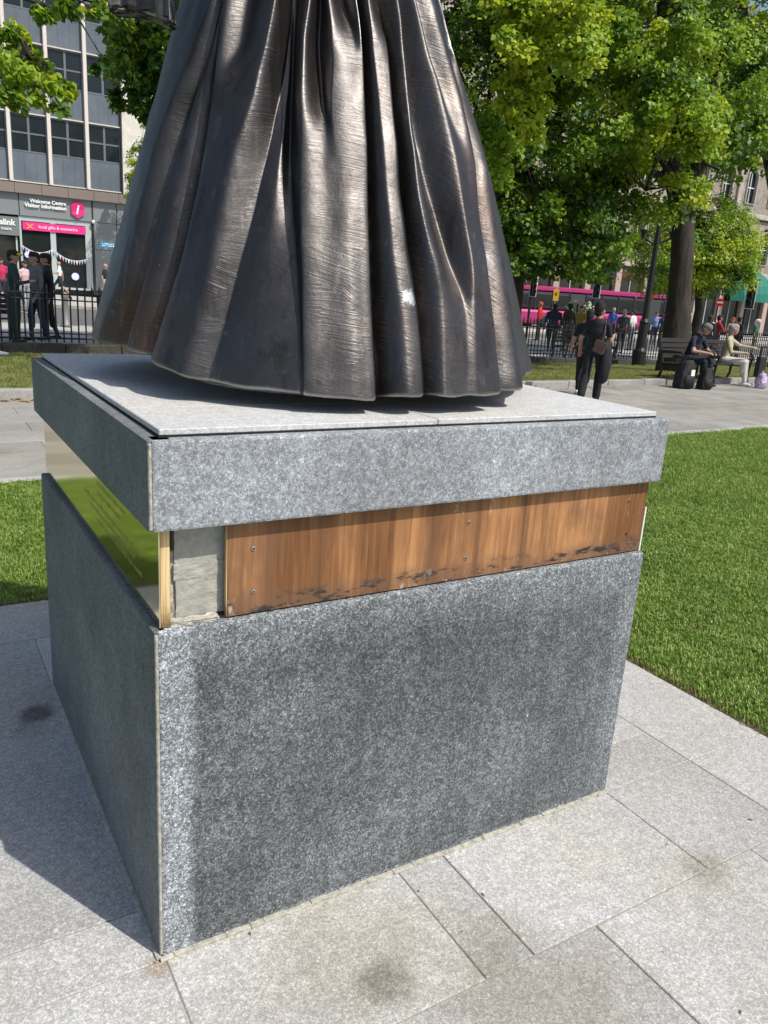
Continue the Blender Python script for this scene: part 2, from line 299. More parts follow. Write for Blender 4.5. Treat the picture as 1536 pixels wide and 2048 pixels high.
m_street = t.fin(t.mix(.35, br.outputs[0], t.ramp(t.noise(9, 6, .7), [(.3, .25), (.7, .55)])), .9)
struct('ground', sheet('ground', xs, ys, lambda x, y: G(x, y)-.09, m_asph))
struct('road', sheet('road', np.linspace(-70, 160, 80), np.linspace(22.5, 34, 5), lambda x, y: G(x, y)-.05, m_asph))
struct('near_pavement', sheet('near_pavement', np.linspace(-70, 160, 80), np.linspace(14.2, 22.3, 6), lambda x, y: G(x, y)-.0-.08*(y < 14.5+.05*x), m_street))
struct('far_pavement', sheet('far_pavement', np.linspace(-70, 160, 80), np.linspace(34.2, 50, 5), lambda x, y: G(x, y)+.03, m_street))
m_kerbst = granite('kerb_granite', (.24, .235, .22), (.50, .49, .46), 60, (.3, .7), seed=20, rough=.85)
for nm, y0, y1, z1 in (('near_kerb', 22.3, 22.5, .01), ('far_kerb', 34.0, 34.2, .04)):
    b = MB()
    X = np.linspace(-70, 160, 80)
    for a, c in zip(X[:-1], X[1:]):
        za, zc = float(G(a, y0)), float(G(c, y0))
        b.add([(a, y0, za-.12), (c, y0, zc-.12), (c, y1, zc-.12), (a, y1, za-.12), (a, y0, za+z1), (c, y0, zc+z1), (c, y1, zc+z1), (a, y1, za+z1)], [(4, 5, 6, 7), (0, 1, 5, 4), (2, 3, 7, 6)])
    struct(nm, b.mesh(nm, m_kerbst))
m_white = flat('road_paint_white', (.72, .72, .70), .7); m_yel = flat('road_paint_yellow', (.72, .52, .06), .7)
b = MB()
for x in np.arange(-30, 90, 6.0):
    z0, z1 = float(G(x, 28))-.044, float(G(x+4, 28))-.044
    b.add([(x, 28.9, z0), (x+4, 28.9, z1), (x+4, 29.1, z1), (x, 29.1, z0)], [(0, 1, 2, 3)])
struct('road_marking', b.mesh('road_marking', m_white))
b = MB()
X = np.linspace(-30, 90, 31)
for y in (22.75, 22.95, 33.55, 33.75):
    for a, c in zip(X[:-1], X[1:]): b.add([(a, y, G(a, y)-.045), (c, y, G(c, y)-.045), (c, y+.1, G(c, y)-.045), (a, y+.1, G(a, y)-.045)], [(0, 1, 2, 3)])
struct('kerb_marking', b.mesh('kerb_marking', m_yel))
# paving round the plinth: mortar bed with single slabs
PX0, PX1, PY0, PY1 = -.865, 2.372, -3.2, 2.382
bed = struct('paving', MB().box(PX0+.004, PX1-.004, PY0, PY1-.004, -.08, -.005).mesh('paving', m_joint))
R = random.Random(4); g_ = .0035
rects = []
def row(y0, y1, xsplit):
    for a, c in zip(xsplit[:-1], xsplit[1:]): rects.append((a, c, y0, y1))
row(-.415, -.004, [PX0, -.43, .012, .676, .831, 1.513, 1.945, PX1]); row(-.83, -.415, [PX0, -.55, .35, 1.045, 1.71, PX1])
row(-1.25, -.83, [PX0, -.2, .62, 1.4, PX1]); row(-1.7, -1.25, [PX0, .1, .9, 1.7, PX1]); row(-2.2, -1.7, [PX0, -.2, .62, 1.4, PX1]); row(-2.7, -2.2, [PX0, .1, .9, 1.7, PX1]); row(-3.2, -2.7, [PX0, -.2, .62, 1.4, PX1])
for a, c, ysp in ((1.518, 1.945, [-.004, .2, .86, 1.52, 1.945]), (1.945, PX1, [-.004, .66, 1.32, 1.945]), (-.43, -.004, [-.004, .178, .845, 1.5, 1.945]), (PX0, -.43, [-.004, .5, 1.16, 1.945])):
    for p, q in zip(ysp[:-1], ysp[1:]): rects.append((a, c, p, q))
row(1.945, PY1, [PX0, -.3, .4, 1.1, 1.8, PX1]); row(1.515, 1.945, [-.004, .7, 1.518])
for i, (a, c, p, q) in enumerate(rects):
    dz = R.uniform(-.0008, .0008)
    boxo('paving_slab', (a+g_/2, c-g_/2, p+g_/2, q-g_/2, -.04, dz), m_slabs[R.choice((0, 0, 1, 2))], bed, bevel=.0025)
# lawn round the paving
def near_y(x): return 4.80+.040*x
def kerb_y(x): return 8.79+.055*x
def lawnz(x, y): return -.012 + .012*np.sin(x*1.3)*np.sin(y*1.1)*0
def strip(name, x0, x1, y0, y1f, mat, nx=20):
    v = []; f = []
    X = np.linspace(x0, x1, nx)
    for x in X: v += [(x, y0, -.012), (x, y1f(x) if callable(y1f) else y1f, -.012)]
    for i in range(nx-1): f.append((2*i, 2*i+2, 2*i+3, 2*i+1))
    return v, f
b = MB()
for args in ((PX1, 45, -12, near_y), (-40, PX0, -12, near_y), (PX0, PX1, PY1, near_y)):
    v, f = strip('l', *args, m_soil); b.add(v, f)
lawn = struct('lawn', b.mesh('lawn', m_soil))
b = MB(); b.box(PX1, PX1+.05, PY0, PY1+.04, -.05, -.010); b.box(PX0, PX1, PY1, PY1+.05, -.05, -.009)
struct('earth_edge', b.mesh('earth_edge', m_earth))
# path slabs between the lawns
path = struct('path', MB().add([(-8, near_y(-8), -.006), (34, near_y(34), -.006), (34, kerb_y(34), -.006), (-8, kerb_y(-8), -.006)], [(0, 1, 2, 3)]).mesh('path', m_joint))
m_path = [granite('path_slab_%d' % i, (.23*k, .222*k, .205*k), (.42*k, .405*k, .375*k), 70, (.3, .72), rough=.88, seed=30+i, big=.22, warm=(1, .95, .87)) for i, k in enumerate((1, .9, 1.08))]
m_edge = granite('edging_stone', (.34, .33, .31), (.58, .57, .54), 60, (.3, .7), seed=41)
rows = [0, .03, .125, .245, .37, .495, .615, .74, .865, 1.0]
for ri, (t0, t1) in enumerate(zip(rows[:-1], rows[1:])):
    L = 1.1 if ri else 1.5; x = -3.0 + (.66-(-3.0)) % L - L + (0 if ri % 2 else L/2)
    while x < 21:
        q = []
        for X, T in ((x+.004, t0), (x+L-.004, t0), (x+L-.004, t1), (x+.004, t1)):
            ya, yb = near_y(X), kerb_y(X); q.append((X, ya+(yb-ya)*T+(.005 if T == t0 else -.005)))
        top = R.uniform(0, .004)
        MB().prism(q, -.03, top, 'xy').build('path_slab', m_edge if ri == 0 else m_path[R.choice((0, 0, 1, 2))], path, bevel=.004); x += L
# kerb stones and the far lawn
kerb = thing('kerb', 'pale grey stone kerb between the paved path and the shaded lawn strip', 'kerb', (-3, kerb_y(-3), 0))
x = -4.0
while x < 27:
    q = [(X, kerb_y(X)+d) for X, d in ((x+.006, 0), (x+1.094, 0), (x+1.094, .17), (x+.006, .17))]
    MB().prism(q, -.04, .115+R.uniform(-.006, .006), 'xy').build('kerb_stone', m_kerbst, kerb, bevel=.015, seg=2); x += 1.1
def fence_y(x): return 14.5+.09*(x-2)
def fence_z(x): return float(G(x, fence_y(x)))
def far_lawn_z(x, t): return (1-t)*.105 + t*(G(x, fence_y(x))+.0)
b = MB(); X = np.linspace(-40, 60, 101); T = np.linspace(0, 1, 8); v = []
for tt in T:
    for x in X: y = kerb_y(x)+.17; y += (fence_y(x)-.05-y)*tt; v.append((x, y, float(far_lawn_z(x, tt))))
b.add(v, [(j*101+i, j*101+i+1, (j+1)*101+i+1, (j+1)*101+i) for j in range(7) for i in range(100)])
lawn2 = struct('far_lawn', b.mesh('far_lawn', m_soil2))
# ---------------------------------------------------------------- grass blades (uncountable)
def tuft(name, nb, h, spread, seed, mat):
    r = random.Random(seed); v = []; f = []
    for i in range(nb):
        a = r.uniform(0, 6.28); d = spread*math.sqrt(r.random()); px, py = d*math.cos(a), d*math.sin(a)
        hh = h*r.uniform(.55, 1.1); wd = r.uniform(.0016, .0030); la = r.uniform(0, 6.28); ln = hh*r.uniform(.2, .95)
        ux, uy = math.cos(la+1.57)*wd, math.sin(la+1.57)*wd; k = len(v)
        v += [(px-ux, py-uy, -.006), (px+ux, py+uy, -.006), (px-ux*.8+math.cos(la)*ln*.4, py-uy*.8+math.sin(la)*ln*.4, hh*.62), (px+ux*.8+math.cos(la)*ln*.4, py+uy*.8+math.sin(la)*ln*.4, hh*.62), (px+math.cos(la)*ln, py+math.sin(la)*ln, hh*.92)]
        f += [(k, k+1, k+3, k+2), (k+2, k+3, k+4)]
    me = me_from(name, v, f, [mat]); o = bpy.data.objects.new(name, me); return o
def scatter(name, label, quads, dens, tf, seed, smin=.7, smax=1.25):
    b = MB()
    for q in quads: b.add(q, [tuple(range(len(q)))])
    o = link(name, b.mesh(name, m_soil)); tag(o, label, 'grass'); o['kind'] = 'stuff'
    ng = bpy.data.node_groups.new(name, 'GeometryNodeTree'); ng.interface.new_socket('Geometry', in_out='INPUT', socket_type='NodeSocketGeometry'); ng.interface.new_socket('Geometry', in_out='OUTPUT', socket_type='NodeSocketGeometry')
    N = ng.nodes; gi = N.new('NodeGroupInput'); go = N.new('NodeGroupOutput'); ds = N.new('GeometryNodeDistributePointsOnFaces'); ds.inputs['Density'].default_value = dens; ds.inputs['Seed'].default_value = seed
    ins = N.new('GeometryNodeInstanceOnPoints'); oi = N.new('GeometryNodeObjectInfo'); oi.inputs['Object'].default_value = tf; oi.inputs['As Instance'].default_value = True
    rr = N.new('FunctionNodeRandomValue'); rr.data_type = 'FLOAT_VECTOR'; rr.inputs[0].default_value = (-.12, -.12, 0); rr.inputs[1].default_value = (.12, .12, 6.283)
    rs = N.new('FunctionNodeRandomValue'); rs.data_type = 'FLOAT'; rs.inputs[2].default_value = smin; rs.inputs[3].default_value = smax
    Lk = ng.links; Lk.new(gi.outputs[0], ds.inputs['Mesh']); Lk.new(ds.outputs['Points'], ins.inputs['Points']); Lk.new(oi.outputs['Geometry'], ins.inputs['Instance'])
    Lk.new(rr.outputs['Value'], ins.inputs['Rotation']); Lk.new(rs.outputs[1], ins.inputs['Scale']); Lk.new(ins.outputs[0], go.inputs[0])
    md = o.modifiers.new('grass', 'NODES'); md.node_group = ng; return o
tf1 = tuft('tuft', 26, .028, .045, 1, m_blade); tf2 = tuft('tuft_dry', 16, .04, .06, 2, m_blade2); tf3 = tuft('tuft_edge', 9, .028, .03, 3, m_blade3); tf4 = tuft('tuft_far', 22, .036, .07, 5, m_blade)
def qd(x0, x1, y0, y1, z=-.011): return [(x0, y0, z), (x1, y0, z), (x1, y1 if not callable(y1) else y1(x1), z), (x0, y1 if not callable(y1) else y1(x0), z)]
scatter('lawn_grass', 'bright green mown grass on the lawn beside the plinth paving', [qd(PX1+.035, 5.2, -1.2, near_y), qd(-.865, PX1, PY1+.03, near_y)], 1150, tf1, 1)
scatter('lawn_grass', 'green grass of the lawn stretching along the paved path', [qd(5.2, 14, -1.5, near_y), qd(-5, PX0-.01, -1.2, near_y)], 480, tf4, 2)
scatter('edge_grass', 'yellowed thin grass along the edge of the granite paving', [qd(PX1+.01, PX1+.06, -1.0, PY1), qd(PX0, PX1, PY1+.005, PY1+.05)], 1500, tf3, 3, .6, 1.2)
scatter('lawn_grass', 'scattered straw-coloured blades among the green lawn beside the plinth', [qd(PX1+.035, 12, -1.2, near_y)], 45, tf3, 9, .8, 1.5)
qs = []
for x in np.arange(-4, 26, 1.0):
    qs.append([(x, kerb_y(x)+.17, .106), (x+1, kerb_y(x+1)+.17, .106), (x+1, fence_y(x+1)-.4, float(far_lawn_z(x+1, .95))), (x, fence_y(x)-.4, float(far_lawn_z(x, .95)))])
scatter('far_lawn_grass', 'dry yellowish grass of the lawn strip in front of the railings', qs, 150, tf2, 4, .8, 1.4)
# ---------------------------------------------------------------- plinth
W, D, H, ZB, ZT, ZP = 1.514, 1.509, .8585, 1.087, 1.277, 1.2945
pl = thing('plinth', 'square grey granite plinth with a plywood panel and polished metal band under its coping', 'plinth', (W/2, D/2, 0))
def cladding(name, x0, x1, y0, y1, z0, z1, th, mf, ms, bev, c=.008):
    boxo(name, (x0+c, x1, y0, y0+th, z0, z1), mf, pl, bevel=bev, seg=2)
    boxo(name, (x0, x0+th, y0+c, y1, z0, z1), ms, pl, bevel=bev, seg=2)
    boxo(name, (x1-th, x1-.001, y0+th+.002, y1-th-.002, z0, z1), ms, pl, bevel=bev, seg=2)
    boxo(name, (x0+th+.002, x1, y1-th, y1-.001, z0, z1), ms, pl, bevel=bev, seg=2)
    boxo('mortar_joint', (x0+.002, x0+c+.004, y0+.003, y0+c+.004, z0+.004, z1-.006), m_mortar, pl, bevel=.002)
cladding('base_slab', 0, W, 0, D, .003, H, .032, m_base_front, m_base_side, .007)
O = .010
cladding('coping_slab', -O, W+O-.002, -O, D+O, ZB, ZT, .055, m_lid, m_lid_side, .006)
b = MB(); Rm = random.Random(9)   # uneven bead of mortar where the base meets the paving
px = .0
while px < W:
    l = Rm.uniform(.02, .05); b.box(px, min(px+l, W), -.011-Rm.uniform(0, .004), .004, -.001, .004+Rm.uniform(0, .006)); px += l
py_ = .0
while py_ < D:
    l = Rm.uniform(.03, .06); b.box(-.007-Rm.uniform(0, .003), .004, py_, min(py_+l, D), -.001, .004+Rm.uniform(0, .004)); py_ += l
b.build('mortar_bead', m_mortar, pl, bevel=.0015)
boxo('core', (.05, W-.05, .085, D-.05, .70, 1.262), m_conc, pl)
boxo('base_top', (.034, W-.034, .034, D-.034, H-.03, H-.004), m_conc, pl)
boxo('bedding', (.02, W-.02, .022, D-.02, ZT-.02, ZT+.004), m_dark, pl)
# exposed blockwork at the near corner
def rough(name, b, mat, sub, amp, seed):
    bm = bmesh.new(); me = MB().box(*b).mesh(name, mat); bm.from_mesh(me); bmesh.ops.subdivide_edges(bm, edges=bm.edges, cuts=sub, use_grid_fill=True)
    r = random.Random(seed)
    for q in bm.verts: q.co += Vector((r.uniform(-amp, amp), r.uniform(-amp, amp), r.uniform(-amp, amp)))
    bm.to_mesh(me); bm.free(); return link(name, me, pl)
rough('concrete_block', (.060, .185, .044, .084, .868, .958), m_conc, 6, .0012, 1)
rough('concrete_block', (.058, .185, .046, .084, .990, 1.084), m_conc, 6, .0014, 2)
rough('mortar_band', (.055, .184, .043, .084, .957, .992), m_conc, 7, .0007, 3)
rough('mortar_lump', (.0425, .062, .050, .084, .866, 1.02), m_mortar, 6, .004, 4)
rough('mortar_lump', (.044, .150, .022, .050, .8565, .868), m_mortar, 6, .0028, 5)
# metal plaque on plywood backing along the left side
pq = boxo('metal_plaque', (.0165, .0195, .020, D-.022, H+.003, ZB-.002), m_plaque, pl)
boxo('plaque_backing', (.0205, .0405, .0205, D-.02, H+.002, ZB-.001), m_plyedge, pl, bevel=.0008)
b = MB(); r = random.Random(12)   # engraved lines too fine to read
for j, (z, y0, y1) in enumerate(((1.035, .30, .62), (1.008, .36, .60), (.975, .16, .72), (.952, .22, .66), (.928, .16, .58))):
    y = y0
    while y < y1:
        wl = r.uniform(.03, .08); yy = y
        while yy < y+wl: b.box(.0161, .0166, yy, yy+.0022, z, z+(.013 if r.random() < .3 else .009)); yy += r.uniform(.0055, .008)
        y += wl+.014
b.build('engraving', m_engr, pq)['kind'] = 'stuff'
# plywood panel with screws
pw = boxo('plywood_panel', (.168, 1.505, .018, .0295, H+.004, ZB-.001), m_ply, pl, bevel=.001)
boxo('panel_packing', (.1655, .1675, .0195, .031, H+.004, ZB-.001), m_plyedge, pl)
boxo('panel_packing', (.19, 1.49, .030, .084, H+.002, ZB-.002), m_dark, pl)
boxo('sealant_strip', (1.5065, 1.5125, .017, .032, H+.002, 1.0), flat('sealant_white', (.72, .70, .62), .5), pl)
sm = MB().tube([(0, 0, 0), (0, -.0016, 0), (0, -.0020, 0)], [.0052, .0052, .0042], 12).mesh('screw', m_steel); 
sl = MB(); sl.box(-.0034, .0034, -.0026, -.0021, -.0008, .0008); sl.box(-.0008, .0008, -.0026, -.0021, -.0034, .0034); sl = sl.mesh('slot', m_dark)
for u, v in ((507, 1097), (507, 1183), (938, 1045), (931, 1116), (1258, 1001), (1259, 1086)):
    p = onY(u, v, .0175); o = link('screw', sm, pw); o.location = o.location + Vector(p); s2 = link('slot', sl, o, (0, 0, 0))
p = onY(1252, 1068, .0175); o = link('screw_hole', MB().tube([(0, 0, 0), (0, -.0008, 0)], .004, 10).mesh('screw_hole', m_dark), pw); o.location = o.location + Vector(p)
# top slabs
i = .020; js = .0022
for a, c, p, q in ((i, .705, i, .297), (.705, W-i, i, .297), (i, W-i, .297, .891), (i, .80, .891, D-i), (.80, W-i, .891, D-i)):
    boxo('top_slab', (a+js/2, c-js/2, p+js/2, q-js/2, ZT+.0045, ZP+R.uniform(-.0004, .0004)), m_plate, pl, bevel=.0018)
# ---------------------------------------------------------------- bronze statue
CX, CY = W/2, D/2
nh = np.array([CX-CAM[0], CY-CAM[1]]); nh /= np.linalg.norm(nh); rh = np.array([nh[1], -nh[0]])   # away from camera, to the right
ZS = np.array([1.28, 1.38, 1.68, 1.94, 2.17, 2.37, 2.60, 2.80]); AS = np.array([.728, .704, .612, .523, .439, .365, .285, .205])/1.035; OS = np.array([0, -.004, -.018, -.028, -.053, -.066, -.078, -.085])
fa = lambda z: np.interp(z, ZS, AS); fo = lambda z: np.interp(z, ZS, OS); fb = lambda z: np.interp(z, [1.3, 1.7, 2.1, 2.8], [.985, .935, .885, .86])
def surf_theta(u, v):   # where a line of sight meets the mean skirt surface: angle (0 = towards camera, + right) and height
    r = ray(u, v); best = None; pp = None
    for t in np.linspace(1.2, 3.2, 500):
        q = CAM + r*t/math.hypot(r[0], r[1]); z = min(max(q[2], 1.25), 2.9); d = q[:2]-np.array([CX, CY]); lx = (d@rh-fo(z))/fa(z); ly = (d@nh)/(fa(z)*fb(z))
        g = lx*lx+ly*ly
        if g <= 1: return math.atan2(lx, -ly), q[2]
        if best is None or g < best: best = g; pp = (math.atan2(lx, -ly), q[2])
    return pp
# fold lines: (x, y, depth cm) in an enlarged view of the photograph, hem to top; last item = sharpness
FOLDS = [
 ([(60,1090,2.2),(110,950,2.2),(184,701,2),(239,479,1.8),(302,292,1.4),(352,137,.6),(412,0,.5)], 0),
 ([(112,1130,-8),(190,880,-8),(227,684,-7.5),(262,548,-6.5),(302,379,-5),(352,255,-3.5),(386,137,-2.5),(426,0,-1.5)], 1),
 ([(138,1140,.8),(218,850,.8),(258,684,.6),(295,524,.2),(322,434,-.2),(352,297,-.9),(400,137,-1.4),(436,0,-1.6)], 0),
 ([(208,1150,-9),(308,850,-9.5),(355,593,-9),(392,319,-7),(418,137,-4),(440,0,-3)], 1),
 ([(222,1180,1.6),(330,850,1.8),(385,600,1.6),(412,400,1.2),(434,200,1.0),(450,100,1),(460,0,1)], 0),
 ([(262,1190,2.8),(362,900,2.8),(425,650,2.6),(455,400,1.8),(465,215,0.2),(490,160,-2.2),(512,0,-3)], 0),
 ([(325,1220,3.2),(375,1050,3.3),(415,900,3.4),(452,700,3.4),(481,571,3.3),(512,456,3.2),(554,342,3),(576,229,2.8),(600,160,2.7),(622,45,2.4),(630,0,2.4)], 0),
 ([(398,1255,-.4),(440,1100,-.6),(490,900,-1.0),(530,750,-1.6),(560,600,-2.3),(600,400,-3.4),(638,200,-5),(655,60,-5.4),(656,0,-5.2)], 2),
 ([(560,1280,.5),(570,1000,.3),(600,750,-.9),(618,560,-2.2),(635,400,-3.5),(648,250,-5.1),(660,60,-5.7),(662,0,-5.6)], 0),
 ([(704,1290,1.0),(698,1050,.5),(684,850,-.9),(664,650,-3.2),(652,450,-5.6),(654,300,-6.2),(667,100,-6.2),(672,0,-5.8)], 0),
 ([(722,1290,2.4),(718,900,2.9),(710,600,2.8),(708,300,2.3),(718,100,1.4),(735,0,1)], 0),
 ([(800,1300,1.7),(800,900,1.9),(790,600,1.7),(785,430,1.0),(783,380,-1.5),(775,280,-3.5),(765,150,-4.2),(772,0,-4.2)], 0),
 ([(870,1310,1.5),(860,900,1.6),(840,600,1.5),(812,450,1.6),(804,350,1.9),(813,200,2),(805,80,1.6),(794,0,1)], 0),
 ([(920,1315,.8),(900,900,.8),(895,600,.8),(890,300,1.1),(880,160,1.2),(875,110,-.6),(868,60,-2.6),(850,0,-3.2)], 0),
 ([(950,1325,.2),(935,1000,.1),(925,700,.2),(915,400,.6),(905,200,1.0),(895,90,1.1),(882,0,1)], 0),
 ([(968,1330,-6),(950,1000,-6),(940,700,-5),(932,500,-5),(925,300,-4.6),(912,100,-4.5),(897,0,-4)], 1),
 ([(1060,1310,1.9),(1045,1050,1.9),(1015,900,1.6),(988,650,1.4),(973,450,1.2),(958,300,1.1),(935,100,1),(922,0,.9)], 0),
 ([(1095,1310,1.3),(1080,1050,1.5),(1050,900,1.4),(1015,600,1.1),(1000,350,1),(985,140,.6),(975,90,-1),(958,0,-2)], 0),
 ([(1133,1312,-4.5),(1112,1000,-5.4),(1087,850,-6),(1061,650,-6),(1031,400,-5.5),(1012,200,-5),(990,0,-4.5)], 1),
 ([(1180,1310,.9),(1170,1000,1.2),(1150,900,1.5),(1112,780,1.5),(1087,650,1.4),(1060,420,1.1),(1039,200,.9),(1018,0,.8)], 0),
 ([(1245,1310,.6),(1245,1010,.6),(1240,960,-1.2),(1226,880,-3.6),(1202,750,-5),(1160,600,-5.6),(1110,400,-5.5),(1075,200,-5),(1046,0,-4)], 0),
 ([(1280,1308,1.2),(1266,980,1.8),(1262,880,2),(1236,720,1.8),(1206,520,1.5),(1172,380,1.4),(1122,200,1.2),(1076,0,1)], 0),
 ([(1320,1304,1.3),(1290,900,1.6),(1262,720,1.5),(1230,500,1),(1216,430,-.8),(1191,320,-2.1),(1150,180,-2.5),(1102,0,-2)], 0),
 ([(1350,1302,1.3),(1312,900,1.5),(1277,680,1.5),(1246,450,1.4),(1221,320,1.3),(1181,180,1.1),(1130,0,.9)], 0),
 ([(1376,1300,-4.4),(1346,1050,-5),(1326,850,-5),(1291,600,-5),(1251,350,-4.5),(1206,150,-4),(1160,0,-3.5)], 1),
 ([(1425,1285,1),(1383,950,1),(1352,780,1),(1312,560,1),(1267,350,.9),(1217,130,.8),(1176,0,.7)], 0),
 ([(1462,1275,-2.6),(1430,1000,-2.4),(1388,800,-1.4),(1338,600,-.6),(1290,420,-.3),(1228,150,-.2),(1188,0,0)], 0)]
zr = np.concatenate([np.linspace(1.26, 2.46, 210), np.linspace(2.47, 2.80, 20)])
TH = []; DP = []; SH = []
for pts, sh in FOLDS:
    a = np.array([(*surf_theta(180+cx*.59896, cy*.59896), d) for cx, cy, d in pts]); a = a[np.argsort(a[:, 1])]
    sl = (a[-1, 0]-a[-2, 0])/(a[-1, 1]-a[-2, 1]+1e-6); sl = np.clip(sl, -.4, .4)
    th = np.interp(zr, a[:, 1], a[:, 0]); th = np.where(zr > a[-1, 1], a[-1, 0]+sl*.5*(zr-a[-1, 1]), th)
    # gentle smoothing of the traced line
    k = np.ones(13)/13; th = np.convolve(np.pad(th, 6, 'edge'), k, 'valid'); d = np.convolve(np.pad(np.interp(zr, a[:, 1], a[:, 2]), 6, 'edge'), k, 'valid')
    TH.append(th); DP.append(d*.01); SH.append(sh)
TH = np.array(TH); DP = np.array(DP)
if 0: print('x')
for j in range(1, len(TH)): TH[j] = np.maximum(TH[j], TH[j-1]+.012)
back = np.radians(np.linspace(112, 248, 17)); bd = np.array([.01 if i % 2 == 0 else -.045 for i in range(17)])
ths = np.concatenate([np.radians(np.linspace(-112, -75, 60)), np.radians(np.linspace(-75, 80, 820))[1:], np.radians(np.linspace(80, 112, 60))[1:], np.radians(np.linspace(112, 248, 170))[1:-1]])
SK = np.zeros((len(zr), len(ths), 3)); DF = np.zeros((len(zr), len(ths)))
HEMPX = [(197, 671), (243, 690), (262, 697), (296, 713), (350, 735), (410, 757), (470, 771), (540, 778), (620, 785), (700, 791), (757, 797), (800, 790), (860, 788), (960, 785), (1010, 781), (1058, 768), (1069, 748)]
hz = np.array([surf_theta(*q) for q in HEMPX]); hz = hz[np.argsort(hz[:, 0])]
hth = np.concatenate([[-math.pi], hz[:, 0], [math.radians(125), math.pi]]); hzz = np.concatenate([[1.36], np.maximum(hz[:, 1], ZP+.022), [1.36, 1.36]])
hem = lambda th: np.interp(((th+math.pi) % (2*math.pi))-math.pi, hth, hzz)
for iz, z in enumerate(zr):
    nt = np.concatenate([[math.radians(-112)], TH[:, iz], [max(math.radians(100), TH[-1, iz]+.1)], back+0.0]); nd = np.concatenate([[.01], DP[:, iz], [.012], bd]); ns = np.array([0]+SH+[0]+[0]*17)
    o = np.argsort(nt); nt, nd, ns = nt[o], nd[o], ns[o]
    idx = np.clip(np.searchsorted(nt, ths)-1, 0, len(nt)-2); s = np.clip((ths-nt[idx])/(nt[idx+1]-nt[idx]+1e-9), 0, 1)
    hgap = np.diff(nt)+1e-9; sec = np.diff(nd)/hgap
    mL = np.zeros(len(nt)); mR = np.zeros(len(nt))      # slopes arriving at and leaving each fold line
    pr = sec[:-1]*sec[1:]; hm = np.where(pr > 0, 2*pr/(sec[:-1]+sec[1:]+1e-12), 0); mL[1:-1] = hm; mR[1:-1] = hm
    cu = ns[1:-1] == 1; mL[1:-1] = np.where(cu, sec[:-1]*1.9, mL[1:-1]); mR[1:-1] = np.where(cu, sec[1:]*1.9, mR[1:-1])
    ki = ns[1:-1] == 2; mL[1:-1] = np.where(ki, sec[:-1], mL[1:-1]); mR[1:-1] = np.where(ki, sec[1:], mR[1:-1])
    hg = hgap[idx]; a0, a1 = nd[idx], nd[idx+1]; s2, s3 = s*s, s**3
    d = a0*(2*s3-3*s2+1)+mR[idx]*hg*(s3-2*s2+s)+a1*(-2*s3+3*s2)+mL[idx+1]*hg*(s3-s2)
    DF[iz] = d
rn = np.random.default_rng(31)
for nz_, nt_, am_ in ((9, 26, .0022), (22, 70, .0008)):   # hand-worked unevenness
    gq = rn.normal(size=(nz_, nt_)); zi = np.linspace(0, nz_-1, len(zr)); ti = (ths-ths[0])/(ths[-1]-ths[0])*(nt_-1)
    def ss(x): f_ = np.floor(x); return f_.astype(int), (x-f_)**2*(3-2*(x-f_))
    za, zf = ss(np.minimum(zi, nz_-1.001)); ta, tf_ = ss(np.minimum(ti, nt_-1.001))
    zf = zf[:, None]; tf_ = tf_[None]
    DF += am_*((gq[za][:, ta]*(1-tf_)+gq[za][:, ta+1]*tf_)*(1-zf)+(gq[za+1][:, ta]*(1-tf_)+gq[za+1][:, ta+1]*tf_)*zf)
hh_ = hem(ths)+.0015*np.interp(ths, np.linspace(ths[0], ths[-1], 90), rn.normal(size=90))
for iz in range(len(zr)):
    q = iz/(len(zr)-1); zz = hh_+(2.80-hh_)*q
    d = np.array([np.interp(zz[j], zr, DF[:, j]) for j in range(len(ths))])
    a = fa(zz); lx = np.sin(ths)*(a+d)+fo(zz); ly = -np.cos(ths)*(a*fb(zz)+d)
    SK[iz, :, 0] = CX+lx*rh[0]+ly*nh[0]; SK[iz, :, 1] = CY+lx*rh[1]+ly*nh[1]; SK[iz, :, 2] = zz
# turned-under hem: thickness and inside face
inner = []
for k, (dr, dz) in enumerate(((-.005, -.006), (-.016, -.007), (-.026, .002), (-.085, .10))):
    rg = SK[0].copy(); d = rg[:, :2]-np.array([CX, CY]); L = np.linalg.norm(d, axis=1, keepdims=True); rg[:, :2] += d/L*dr; rg[:, 2] += dz; inner.append(rg)
ALL = np.concatenate([np.array(inner[::-1]), SK]); nz, nt = ALL.shape[:2]
I = np.arange(nz*nt).reshape(nz, nt); J = np.roll(I, -1, axis=1)
F = np.stack([I[:-1], J[:-1], J[1:], I[1:]], -1).reshape(-1, 4)
st = thing('statue', 'dark bronze statue in a long pleated skirt standing on the granite plinth', 'statue', (CX, CY, ZP))
me = bpy.data.meshes.new('skirt'); V = ALL.reshape(-1, 3)
me.vertices.add(len(V)); me.vertices.foreach_set('co', V.astype(np.float32).ravel()); me.loops.add(F.size); me.loops.foreach_set('vertex_index', F.astype(np.int32).ravel())
me.polygons.add(len(F)); me.polygons.foreach_set('loop_start', np.arange(0, F.size, 4, dtype=np.int32)); me.polygons.foreach_set('use_smooth', np.ones(len(F), dtype=bool)); me.materials.append(m_bronze); me.update(calc_edges=True); me.validate()
link('skirt', me, st)
def loc2(lat, dep, z): q = np.array([CX, CY])+lat*rh+dep*nh; return (q[0], q[1], z)
# footing the bronze is fixed to
b = MB(); b.tube([loc2(-.05, -.02, ZP+.0006), loc2(-.05, -.02, 1.36), loc2(-.05, -.02, 1.50)], [.36, .355, .33], 28); b.build('footing', m_bronze, st)
